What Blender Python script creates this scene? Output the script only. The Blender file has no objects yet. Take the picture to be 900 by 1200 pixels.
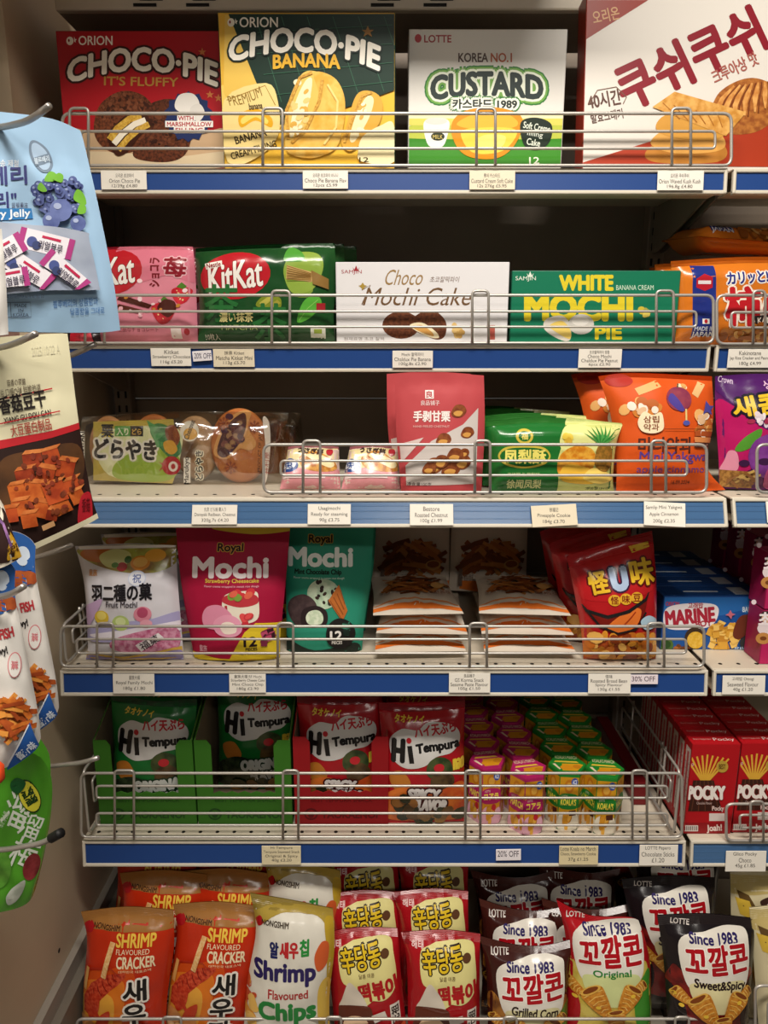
import bpy, bmesh, math, random
from mathutils import Vector, Matrix, noise, geometry
from mathutils.bvhtree import BVHTree

SC = bpy.context.scene
COL = SC.collection
V = Vector
R = math.radians

# ------------------------------------------------------------------ camera
FPX = 860.0
PITCH = R(12.7)
CAM = V((0.0, 0.0, 1.40))
cd = bpy.data.cameras.new('camera')
cam = bpy.data.objects.new('camera', cd)
COL.objects.link(cam)
cam.location = CAM
cam.rotation_euler = (R(90) - PITCH, 0, 0)
cd.sensor_fit = 'VERTICAL'
cd.sensor_height = 36.0
cd.lens = FPX / 1200 * 36.0
cd.clip_start = 0.02
SC.camera = cam

# ------------------------------------------------------------------ light
w = bpy.data.worlds.new('world')
SC.world = w
w.use_nodes = True
w.node_tree.nodes['Background'].inputs[0].default_value = (1.0, 0.93, 0.85, 1)
w.node_tree.nodes['Background'].inputs[1].default_value = 0.07


def area(name, loc, size, power, rot=(0, 0, 0), col=(1.0, 0.93, 0.84)):
    l = bpy.data.lights.new(name, 'AREA')
    l.shape = 'RECTANGLE'
    l.size, l.size_y = size
    l.energy = power
    l.color = col
    o = bpy.data.objects.new(name, l)
    COL.objects.link(o)
    o.location = loc
    o.rotation_euler = rot
    return o


area('ceiling_lamp', (-0.15, -0.05, 2.85), (1.6, 0.3), 86)
area('ceiling_lamp', (0.5, -2.1, 2.85), (1.2, 0.3), 30)

SC.view_settings.view_transform = 'Standard'
SC.view_settings.look = 'None'
SC.view_settings.gamma = 1.0
SC.view_settings.use_curve_mapping = False
SC.view_settings.exposure = 0.0

# ------------------------------------------------------------------ projection
FW = V((0, math.cos(PITCH), -math.sin(PITCH)))
UP = V((0, math.sin(PITCH), math.cos(PITCH)))


def ray(px, py):
    return V((1, 0, 0)) * ((px - 450) / FPX) - UP * ((py - 600) / FPX) + FW


def atY(px, py, Y):
    d = ray(px, py)
    return CAM + d * (Y / d.y)


def atZ(px, py, Z):
    d = ray(px, py)
    return CAM + d * ((Z - CAM.z) / d.z)


def proj(p):
    q = p - CAM
    f = q.dot(FW)
    return 450 + FPX * q.x / f, 600 - FPX * q.dot(UP) / f


# ------------------------------------------------------------------ materials
_M = {}
FIN = {'p': (0.36, 0.28, 0.0), 'f': (0.22, 0.5, 0.0), 'm': (0.55, 0.22, 0.0), 'g': (0.3, 0.5, 0.35)}


def lin(h):
    h = h.lstrip('#')
    c = [int(h[i:i + 2], 16) / 255 for i in (0, 2, 4)]
    return tuple((x / 12.92 if x <= 0.04045 else ((x + 0.055) / 1.055) ** 2.4) for x in c) + (1,)


def mat(col, fin='p'):
    """col: '#hex' or ('#a','#b',scale) for a mottled print"""
    k = (col, fin)
    if k in _M:
        return _M[k]
    m = bpy.data.materials.new('print')
    m.use_nodes = True
    nt = m.node_tree
    b = nt.nodes['Principled BSDF']
    ro, sp, ct = FIN[fin]
    b.inputs['Roughness'].default_value = ro
    b.inputs['Specular IOR Level'].default_value = sp
    b.inputs['Coat Weight'].default_value = ct
    if isinstance(col, str):
        b.inputs['Base Color'].default_value = lin(col)
    else:
        n = nt.nodes.new('ShaderNodeTexNoise')
        t = nt.nodes.new('ShaderNodeTexCoord')
        n.inputs['Scale'].default_value = col[2]
        n.inputs['Detail'].default_value = 3
        nt.links.new(t.outputs['Object'], n.inputs['Vector'])
        r = nt.nodes.new('ShaderNodeValToRGB')
        r.color_ramp.elements[0].position = 0.38
        r.color_ramp.elements[1].position = 0.62
        r.color_ramp.elements[0].color = lin(col[0])
        r.color_ramp.elements[1].color = lin(col[1])
        nt.links.new(n.outputs['Fac'], r.inputs['Fac'])
        nt.links.new(r.outputs['Color'], b.inputs['Base Color'])
    _M[k] = m
    return m


def metal(name, col, rough=0.3, metallic=0.85):
    m = bpy.data.materials.new(name)
    m.use_nodes = True
    b = m.node_tree.nodes['Principled BSDF']
    b.inputs['Base Color'].default_value = lin(col)
    b.inputs['Metallic'].default_value = metallic
    b.inputs['Roughness'].default_value = rough
    return m


def painted(name, c1, c2, scale, rough=0.5):
    m = bpy.data.materials.new(name)
    m.use_nodes = True
    nt = m.node_tree
    b = nt.nodes['Principled BSDF']
    b.inputs['Roughness'].default_value = rough
    n = nt.nodes.new('ShaderNodeTexNoise')
    n.inputs['Scale'].default_value = scale
    n.inputs['Detail'].default_value = 5
    t = nt.nodes.new('ShaderNodeTexCoord')
    nt.links.new(t.outputs['Object'], n.inputs['Vector'])
    r = nt.nodes.new('ShaderNodeValToRGB')
    r.color_ramp.elements[0].position = 0.3
    r.color_ramp.elements[1].position = 0.7
    r.color_ramp.elements[0].color = lin(c1)
    r.color_ramp.elements[1].color = lin(c2)
    nt.links.new(n.outputs['Fac'], r.inputs['Fac'])
    nt.links.new(r.outputs['Color'], b.inputs['Base Color'])
    return m


def film(name, tint='#ffffff', alpha=0.12, rough=0.12):
    m = bpy.data.materials.new(name)
    m.use_nodes = True
    nt = m.node_tree
    nt.nodes.remove(nt.nodes['Principled BSDF'])
    tr = nt.nodes.new('ShaderNodeBsdfTransparent')
    gl = nt.nodes.new('ShaderNodeBsdfGlossy')
    gl.inputs['Roughness'].default_value = rough
    tr.inputs[0].default_value = lin(tint)
    mx = nt.nodes.new('ShaderNodeMixShader')
    mx.inputs[0].default_value = alpha
    nt.links.new(tr.outputs[0], mx.inputs[1])
    nt.links.new(gl.outputs[0], mx.inputs[2])
    nt.links.new(mx.outputs[0], nt.nodes['Material Output'].inputs['Surface'])
    return m


# ------------------------------------------------------------------ mesh builder
class MB:
    def __init__(s):
        s.v, s.f, s.m, s.sm, s.n = [], [], [], [], []
        s.mats = []

    def mi(s, m):
        if m not in s.mats:
            s.mats.append(m)
        return s.mats.index(m)

    def add(s, verts, faces, m, smooth=False, normals=None):
        o = len(s.v)
        k = s.mi(m)
        s.v += [tuple(p) for p in verts]
        s.n += list(normals) if normals else [None] * len(verts)
        for f in faces:
            s.f.append([i + o for i in f])
            s.m.append(k)
            s.sm.append(smooth)

    def box(s, x0, x1, y0, y1, z0, z1, m):
        p = [(x, y, z) for z in (z0, z1) for y in (y0, y1) for x in (x0, x1)]
        s.add(p, [(0, 2, 3, 1), (4, 5, 7, 6), (0, 1, 5, 4), (2, 6, 7, 3), (0, 4, 6, 2), (1, 3, 7, 5)], m)

    def bbox(s, x0, x1, y0, y1, z0, z1, m, bev=0.0012, seg=2):
        bm = bmesh.new()
        bmesh.ops.create_cube(bm, size=1)
        for v in bm.verts:
            v.co = V(((x0 + x1) / 2 + v.co.x * (x1 - x0), (y0 + y1) / 2 + v.co.y * (y1 - y0), (z0 + z1) / 2 + v.co.z * (z1 - z0)))
        bmesh.ops.bevel(bm, geom=list(bm.edges), offset=bev, segments=seg, profile=0.5, affect='EDGES')
        s.bm(bm, m)

    def bm(s, bm, m, smooth=False):
        bm.verts.index_update()
        s.add([v.co.copy() for v in bm.verts], [[v.index for v in f.verts] for f in bm.faces], m, smooth)
        bm.free()

    def prism(s, pts, x0, x1, m):
        """profile pts (y,z) swept in x"""
        n = len(pts)
        v = [(x0, y, z) for y, z in pts] + [(x1, y, z) for y, z in pts]
        f = [(i, (i + 1) % n, n + (i + 1) % n, n + i) for i in range(n)]
        f += [list(range(n))[::-1], list(range(n, 2 * n))]
        s.add(v, f, m)

    def tube(s, pts, r, m, closed=False, k=8):
        pts = [V(p) for p in pts]
        n = len(pts)
        ref = None
        rings = []
        for i, p in enumerate(pts):
            a = pts[(i - 1) % n] if (closed or i > 0) else p
            b = pts[(i + 1) % n] if (closed or i < n - 1) else p
            t = (b - a).normalized()
            if ref is None:
                ref = t.orthogonal().normalized()
            ref = (ref - t * ref.dot(t)).normalized()
            bi = t.cross(ref)
            rings.append([p + (ref * math.cos(2 * math.pi * j / k) + bi * math.sin(2 * math.pi * j / k)) * r for j in range(k)])
        v = [q for rg in rings for q in rg]
        f = []
        for i in range(n if closed else n - 1):
            a, b = i * k, ((i + 1) % n) * k
            if closed and i == n - 1:
                sh = min(range(k), key=lambda h: (rings[0][h] - rings[-1][0]).length)
            else:
                sh = 0
            for j in range(k):
                f.append((a + j, a + (j + 1) % k, b + (j + 1 + sh) % k, b + (j + sh) % k))
        if not closed:
            f += [list(range(k))[::-1], list(range((n - 1) * k, n * k))]
        s.add(v, f, m, True)

    def build(s, name, parent=None, M=None):
        me = bpy.data.meshes.new(name)
        me.from_pydata(s.v, [], s.f)
        for m in s.mats:
            me.materials.append(m)
        me.polygons.foreach_set('material_index', s.m)
        me.polygons.foreach_set('use_smooth', s.sm)
        me.update()
        if any(x is not None for x in s.n):
            vn = [v.normal for v in me.vertices]
            me.normals_split_custom_set_from_vertices([tuple(x) if x is not None else tuple(vn[i]) for i, x in enumerate(s.n)])
        o = bpy.data.objects.new(name, me)
        COL.objects.link(o)
        if parent:
            o.parent = parent
        if M is not None:
            o.matrix_world = M
        return o


def fillet(pts, r, closed=True, n=5):
    out = []
    N = len(pts)
    for i, p in enumerate(pts):
        p = V(p)
        if not closed and i in (0, N - 1):
            out.append(p)
            continue
        a = (V(pts[i - 1]) - p)
        b = (V(pts[(i + 1) % N]) - p)
        d = min(r, a.length * 0.49, b.length * 0.49)
        a, b = p + a.normalized() * d, p + b.normalized() * d
        for k in range(n + 1):
            t = k / n
            out.append(a * (1 - t) ** 2 + p * 2 * t * (1 - t) + b * t * t)
    return out


def tag(o, label, cat, group=None):
    o['label'] = label
    o['category'] = cat
    if group:
        o['group'] = group
    return o


def struct(o):
    o['kind'] = 'structure'
    return o


def empty(name, loc=(0, 0, 0)):
    o = bpy.data.objects.new(name, None)
    COL.objects.link(o)
    o.location = loc
    o.empty_display_size = 0.02
    return o


def dup(o, M, label):
    c = o.copy()
    COL.objects.link(c)
    c.matrix_world = M
    c['label'] = label
    for ch in list(o.children):
        d = ch.copy()
        COL.objects.link(d)
        d.parent = c
    return c


# ------------------------------------------------------------------ package frames
class Fr:
    """local x right, y into the shelf, z up; the printed face lies in y=0"""

    def __init__(s, o, yaw=0, lean=0, roll=0):
        s.M = Matrix.Translation(o) @ Matrix.Rotation(R(yaw), 4, 'Z') @ Matrix.Rotation(R(-lean), 4, 'X') @ Matrix.Rotation(R(roll), 4, 'Y')
        s.Mi = s.M.inverted()
        s.o = s.Mi @ CAM
        s.r = s.Mi.to_3x3()

    def uv(s, px, py):
        d = s.r @ ray(px, py)
        p = s.o + d * (-s.o.y / d.y)
        return p.x, p.z


# ------------------------------------------------------------------ printed art
_T = {}


def text_loops(body):
    c = bpy.data.curves.new('t', 'FONT')
    c.body = body
    c.resolution_u = 3
    c.fill_mode = 'NONE'
    o = bpy.data.objects.new('t', c)
    me = bpy.data.meshes.new_from_object(o)
    nb = {}
    for e in me.edges:
        i, j = e.vertices
        nb.setdefault(i, []).append(j)
        nb.setdefault(j, []).append(i)
    co = [(p.co.x, p.co.y) for p in me.vertices]
    seen, loops = set(), []
    for i in nb:
        if i in seen:
            continue
        lp, p, q = [], None, i
        while q is not None and q not in seen:
            seen.add(q)
            lp.append(co[q])
            nx = [k for k in nb[q] if k not in seen]
            q = nx[0] if nx else None
        cl = [lp[0]]
        for k in lp[1:]:
            if math.hypot(k[0] - cl[-1][0], k[1] - cl[-1][1]) > 1e-4:
                cl.append(k)
        if math.hypot(cl[0][0] - cl[-1][0], cl[0][1] - cl[-1][1]) < 1e-4:
            cl.pop()
        if len(cl) > 2:
            loops.append(cl)
    bpy.data.objects.remove(o)
    bpy.data.curves.remove(c)
    bpy.data.meshes.remove(me)
    # nesting: even depth = outline, odd depth = hole
    bb = [(min(p[0] for p in l), min(p[1] for p in l), max(p[0] for p in l), max(p[1] for p in l)) for l in loops]
    groups, holes = [], []
    for i, l in enumerate(loops):
        inn = [j for j, m in enumerate(loops) if j != i and bb[j][0] <= bb[i][0] and bb[j][1] <= bb[i][1] and bb[j][2] >= bb[i][2]
               and bb[j][3] >= bb[i][3] and inside(l[0], m) and inside(l[len(l) // 2], m)]
        if len(inn) % 2 == 0:
            groups.append([i])
        else:
            holes.append((i, inn))
    for i, inn in holes:
        par = min(inn, key=lambda j: (bb[j][2] - bb[j][0]) * (bb[j][3] - bb[j][1]))
        for g in groups:
            if g[0] == par:
                g.append(i)
    return loops, groups


_L = {}


def grow(l, d):
    n = len(l)
    ar = sum(l[i - 1][0] * l[i][1] - l[i][0] * l[i - 1][1] for i in range(n))
    sg = 1 if ar > 0 else -1
    out = []
    for i in range(n):
        a, b, c = l[i - 1], l[i], l[(i + 1) % n]
        e1, e2 = (b[0] - a[0], b[1] - a[1]), (c[0] - b[0], c[1] - b[1])
        h1, h2 = math.hypot(*e1) or 1, math.hypot(*e2) or 1
        n1, n2 = (e1[1] / h1 * sg, -e1[0] / h1 * sg), (e2[1] / h2 * sg, -e2[0] / h2 * sg)
        m = (n1[0] + n2[0], n1[1] + n2[1])
        h = math.hypot(*m)
        if h < 0.2:
            m, k = n1, 1.0
        else:
            m = (m[0] / h, m[1] / h)
            k = 1 / max(m[0] * n1[0] + m[1] * n1[1], 0.72)
        out.append((b[0] + m[0] * d * k, b[1] + m[1] * d * k))
    return out


def text_geo(body, off):
    k = (body, round(off, 3))
    if k not in _T:
        if body not in _L:
            _L[body] = text_loops(body)
        loops, groups = _L[body]
        v, t = [], []
        for g in groups:
            o = grow(loops[g[0]], off) if off else loops[g[0]]
            cs = [o]
            for h in g[1:]:
                q = loops[h]
                if off:
                    w_, hh = max(p[0] for p in q) - min(p[0] for p in q), max(p[1] for p in q) - min(p[1] for p in q)
                    if min(w_, hh) < 2.3 * off:
                        continue
                    q = grow(q, -off)
                cs.append(q)
            tr = geometry.tessellate_polygon([[V((x, y, 0)) for x, y in q] for q in cs])
            n = len(v)
            v += [p for q in cs for p in q]
            t += [tuple(i + n for i in x) for x in tr]
        _T[k] = (v, t)
    return _T[k]


def spline(pts, n=6):
    N = len(pts)
    out = []
    for i in range(N):
        p0, p1, p2, p3 = (pts[(i + j - 1) % N] for j in range(4))
        for k in range(n):
            t = k / n
            out.append(tuple(0.5 * (2 * p1[a] + (p2[a] - p0[a]) * t + (2 * p0[a] - 5 * p1[a] + 4 * p2[a] - p3[a]) * t * t
                                    + (3 * p1[a] - p0[a] - 3 * p2[a] + p3[a]) * t ** 3) for a in (0, 1)))
    return out


def inside(p, poly):
    c = False
    j = len(poly) - 1
    for i in range(len(poly)):
        a, b = poly[i], poly[j]
        if (a[1] > p[1]) != (b[1] > p[1]) and p[0] < (b[0] - a[0]) * (p[1] - a[1]) / (b[1] - a[1]) + a[0]:
            c = not c
        j = i
    return c


class Art:
    """flat print, laid out in picture units and carried onto the package's own face"""

    def __init__(s, fr, fin='p', conv=None):
        s.fr, s.fin = fr, fin
        s.items = []      # (verts2d, tris, mat, layer, copy size)
        s.boxes = []
        s.conv = conv or (lambda p: fr.uv(p[0], p[1]))

    def _put(s, pts, tris, col, sub=0):
        if not tris:
            return
        xs, ys = [p[0] for p in pts], [p[1] for p in pts]
        b = (min(xs), min(ys), max(xs), max(ys))
        L = 0
        for (c, l) in s.boxes:
            if l >= L and b[0] < c[2] and b[2] > c[0] and b[1] < c[3] and b[3] > c[1]:
                L = l + 1
        s.boxes.append((b, L))
        s.items.append(([s.conv(p) for p in pts], tris, mat(col, s.fin), L, sub))

    def p(s, pts, col):
        tr = geometry.tessellate_polygon([[V((x, y, 0)) for x, y in pts]])
        s._put(pts, tr, col)

    def b(s, pts, col, n=6):
        s.p(spline(pts, n), col)

    def r(s, x0, y0, x1, y1, col):
        s.p([(x0, y0), (x1, y0), (x1, y1), (x0, y1)], col)

    def e(s, cx, cy, rx, ry, col, rot=0, n=24):
        c, q = math.cos(R(-rot)), math.sin(R(-rot))
        pts = []
        for i in range(n):
            a = 2 * math.pi * i / n
            x, y = rx * math.cos(a), ry * math.sin(a)
            pts.append((cx + x * c - y * q, cy + x * q + y * c))
        s.p(pts, col)

    def l(s, pts, wd, col):
        a, b = [], []
        n = len(pts)
        for i, p in enumerate(pts):
            u, v = pts[max(i - 1, 0)], pts[min(i + 1, n - 1)]
            dx, dy = v[0] - u[0], v[1] - u[1]
            h = math.hypot(dx, dy) or 1
            ww = wd[i] if isinstance(wd, (list, tuple)) else wd
            a.append((p[0] - dy / h * ww / 2, p[1] + dx / h * ww / 2))
            b.append((p[0] + dy / h * ww / 2, p[1] - dx / h * ww / 2))
        pts = a + b
        s._put(pts, [(i, i + 1, n + i + 1) for i in range(n - 1)] + [(i, n + i + 1, n + i) for i in range(n - 1)], col)

    def t(s, body, x0, y0, x1, y1, col, b=0.0, o=(), rot=0, arch=0, sk=0):
        """lettering fitted to a box; o = outlines [(colour, width)]; arch drops both ends"""
        v, t = text_geo(body, 0)
        if not v:
            return
        bx0, bx1 = min(p[0] for p in v), max(p[0] for p in v)
        by0, by1 = min(p[1] for p in v), max(p[1] for p in v)
        fat = b * 0.62 * (y1 - y0) / max(by1 - by0, 0.05)
        x0, x1, y0, y1 = x0 + fat, x1 - fat, y0 + fat, y1 - fat
        sx, sy = (x1 - x0) / (bx1 - bx0), (y1 - y0) / max(by1 - by0, 0.05)
        cx, cy = (x0 + x1) / 2, (y0 + y1) / 2
        co, si = math.cos(R(-rot)), math.sin(R(-rot))
        base = []
        for (x, y) in v:
            q = (x - (bx0 + bx1) / 2) * sx
            z = -(y - (by0 + by1) / 2) * sy
            u = q / ((x1 - x0) / 2)
            z += arch * u * u
            q -= sk * z
            base.append((cx + q * co - z * si, cy + q * si + z * co))
        for (c, ex) in list(o) + [(col, 0)]:
            r_ = ex + fat
            if r_ < 0.12:
                s._put(base, t, c)
                continue
            pts, tr = [], []
            K = 8 if r_ < 3 else 12
            for rr, kk in ((r_, K), (r_ * .5, 6 if r_ > 2.2 else 0), (0, 1)):
                for i in range(kk):
                    a = 2 * math.pi * i / kk + .2
                    n = len(pts)
                    pts += [(x + rr * math.cos(a), y + rr * math.sin(a)) for x, y in base]
                    tr += [tuple(j + n for j in q) for q in t]
            s._put(pts, tr, c, len(base))

    def sc(s, cx, cy, rx, ry, n, size, cols, kind='e', seed=1):
        rd = random.Random(seed)
        for i in range(n):
            a, d = rd.uniform(0, 6.283), math.sqrt(rd.random())
            x, y = cx + rx * d * math.cos(a), cy + ry * d * math.sin(a)
            z = size * rd.uniform(0.7, 1.25)
            c = cols[i % len(cols)]
            if kind == 'e':
                s.e(x, y, z, z * rd.uniform(0.55, 0.9), c, rd.uniform(0, 180), 10)
            elif kind == 'c':      # cube-like chunk with a lighter top
                an = rd.uniform(-0.5, 0.5)
                q = [(math.cos(an + k * math.pi / 2 + 0.78) * z, math.sin(an + k * math.pi / 2 + 0.78) * z) for k in range(4)]
                s.p([(x + q[k][0], y + q[k][1]) for k in range(4)], c)
                d2 = cols[(i + 1) % len(cols)]
                s.p([(x + q[2][0], y + q[2][1]), (x + q[3][0], y + q[3][1]), (x + q[3][0] + z * .35, y + q[3][1] - z * .4), (x + q[2][0] + z * .35, y + q[2][1] - z * .4)], d2)
            elif kind == 's':      # sticks
                an = rd.uniform(-0.9, 0.9)
                dx, dy = math.cos(an) * z * 2, math.sin(an) * z * 2
                s.l([(x - dx, y - dy), (x, y - z * .2), (x + dx, y + dy)], z * .7, c)
            else:                  # ring
                s.e(x, y, z, z * .8, c, 0, 12)
                s.e(x, y, z * .5, z * .35, cols[(i + 1) % len(cols)], 0, 10)

    clip = None

    def _clipped(s, v, tris):
        x0, x1, z0, z1 = s.clip
        if all(x0 <= p[0] <= x1 and z0 <= p[1] <= z1 for p in v):
            return v, tris, None
        ov, ot, cp = [], [], []
        for t in tris:
            q = [v[i] for i in t]
            for ax, lim, sg in ((0, x0, 1), (0, x1, -1), (1, z0, 1), (1, z1, -1)):
                r = []
                for i, b in enumerate(q):
                    a = q[i - 1]
                    da, db = (a[ax] - lim) * sg, (b[ax] - lim) * sg
                    if (da < 0) != (db < 0):
                        k = da / (da - db)
                        r.append((a[0] + (b[0] - a[0]) * k, a[1] + (b[1] - a[1]) * k))
                    if db >= 0:
                        r.append(b)
                q = r
                if not q:
                    break
            n = len(ov)
            ov += q
            cp += [t[0]] * len(q)
            ot += [(n, n + i, n + i + 1) for i in range(1, len(q) - 1)]
        return ov, ot, cp

    def flat(s, mb, M=None, off=0.00025, step=0.0001):
        """onto a plane: local (x, z) at y=-off; M maps face frame to object frame"""
        for (v, t, m, L, sub) in s.items:
            if s.clip:
                v, t, cp = s._clipped(v, t)
                if not t:
                    continue
            else:
                cp = None
            P = [V((x, -off - step * (L + (.03 * ((cp[i] if cp else i) // sub) if sub else 0)), z)) for i, (x, z) in enumerate(v)]
            N = V((0, -1, 0))
            if M is not None:
                P = [M @ q for q in P]
            mb.add(P, [_ccw(tr, v) for tr in t], m)

    def drape(s, mb, bvh, vn, quads, x0, x1, z0, z1, cell=0.0055, off=0.0005, step=0.00024):
        bm = bmesh.new()
        lay = bm.faces.layers.float.new('L')
        mats = []
        for (v, t, m, L, sub) in s.items:
            if m not in mats:
                mats.append(m)
            k = mats.index(m)
            bv = [bm.verts.new((x, 0, z)) for x, z in v]
            base_i = {}
            for tr in t:
                tr = _ccw(tr, v)
                try:
                    f = bm.faces.new([bv[i] for i in tr])
                except ValueError:
                    continue
                f.material_index = k
                f[lay] = L + (.03 * (tr[0] // sub) if sub else 0)
        for ax, a, b in ((0, x0, x1), (2, z0, z1)):
            n = int((b - a) / cell) + 1
            for i in range(1, n):
                c = V((0, 0, 0))
                c[ax] = a + (b - a) * i / n
                nn = V((0, 0, 0))
                nn[ax] = 1
                bmesh.ops.bisect_plane(bm, geom=list(bm.verts) + list(bm.edges) + list(bm.faces), plane_co=c, plane_no=nn, dist=1e-7)
        bm.verts.index_update()
        vl = {}
        for f in bm.faces:
            for q in f.verts:
                vl[q.index] = f[lay]
        P, N = [None] * len(bm.verts), [None] * len(bm.verts)
        for q in bm.verts:
            h, nn, fi, d = bvh.ray_cast(V((q.co.x, -1, q.co.z)), V((0, 1, 0)))
            if h is None:
                h, nn, fi, d = bvh.find_nearest(V((q.co.x, 0, q.co.z)))
            ids = quads[fi]
            ws = [1 / ((h - V(vn[0][i])).length + 1e-5) for i in ids]
            sm = V((0, 0, 0))
            for i, ww in zip(ids, ws):
                sm += V(vn[1][i]) * ww
            sm.normalize()
            P[q.index] = h + V((0, -1, 0)) * (off + step * vl.get(q.index, 0))
            N[q.index] = sm
        for k, m in enumerate(mats):
            fs = [[q.index for q in f.verts] for f in bm.faces if f.material_index == k]
            used = sorted({i for f in fs for i in f})
            mp = {i: j for j, i in enumerate(used)}
            mb.add([P[i] for i in used], [[mp[i] for i in f] for f in fs], m, True, [N[i] for i in used])
        bm.free()


def _ccw(tr, v):
    a, b, c = (v[i] for i in tr)
    ar = (b[0] - a[0]) * (c[1] - a[1]) - (c[0] - a[0]) * (b[1] - a[1])
    return tr if ar > 0 else (tr[0], tr[2], tr[1])


def resample(pl, n):
    if len(pl) > 2:
        q = []
        N = len(pl)
        for i in range(N - 1):
            p0, p1, p2, p3 = pl[max(i - 1, 0)], pl[i], pl[i + 1], pl[min(i + 2, N - 1)]
            for k in range(5):
                t = k / 5
                q.append(tuple(0.5 * (2 * p1[a] + (p2[a] - p0[a]) * t + (2 * p0[a] - 5 * p1[a] + 4 * p2[a] - p3[a]) * t * t
                                      + (3 * p1[a] - p0[a] - 3 * p2[a] + p3[a]) * t ** 3) for a in (0, 1)))
        pl = q + [pl[-1]]
    d = [0]
    for a, b in zip(pl, pl[1:]):
        d.append(d[-1] + math.hypot(b[0] - a[0], b[1] - a[1]))
    out = []
    for i in range(n + 1):
        t = d[-1] * i / n
        k = 0
        while k < len(d) - 2 and d[k + 1] < t:
            k += 1
        f = (t - d[k]) / ((d[k + 1] - d[k]) or 1)
        out.append((pl[k][0] + (pl[k + 1][0] - pl[k][0]) * f, pl[k][1] + (pl[k + 1][1] - pl[k][1]) * f))
    return out


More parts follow.
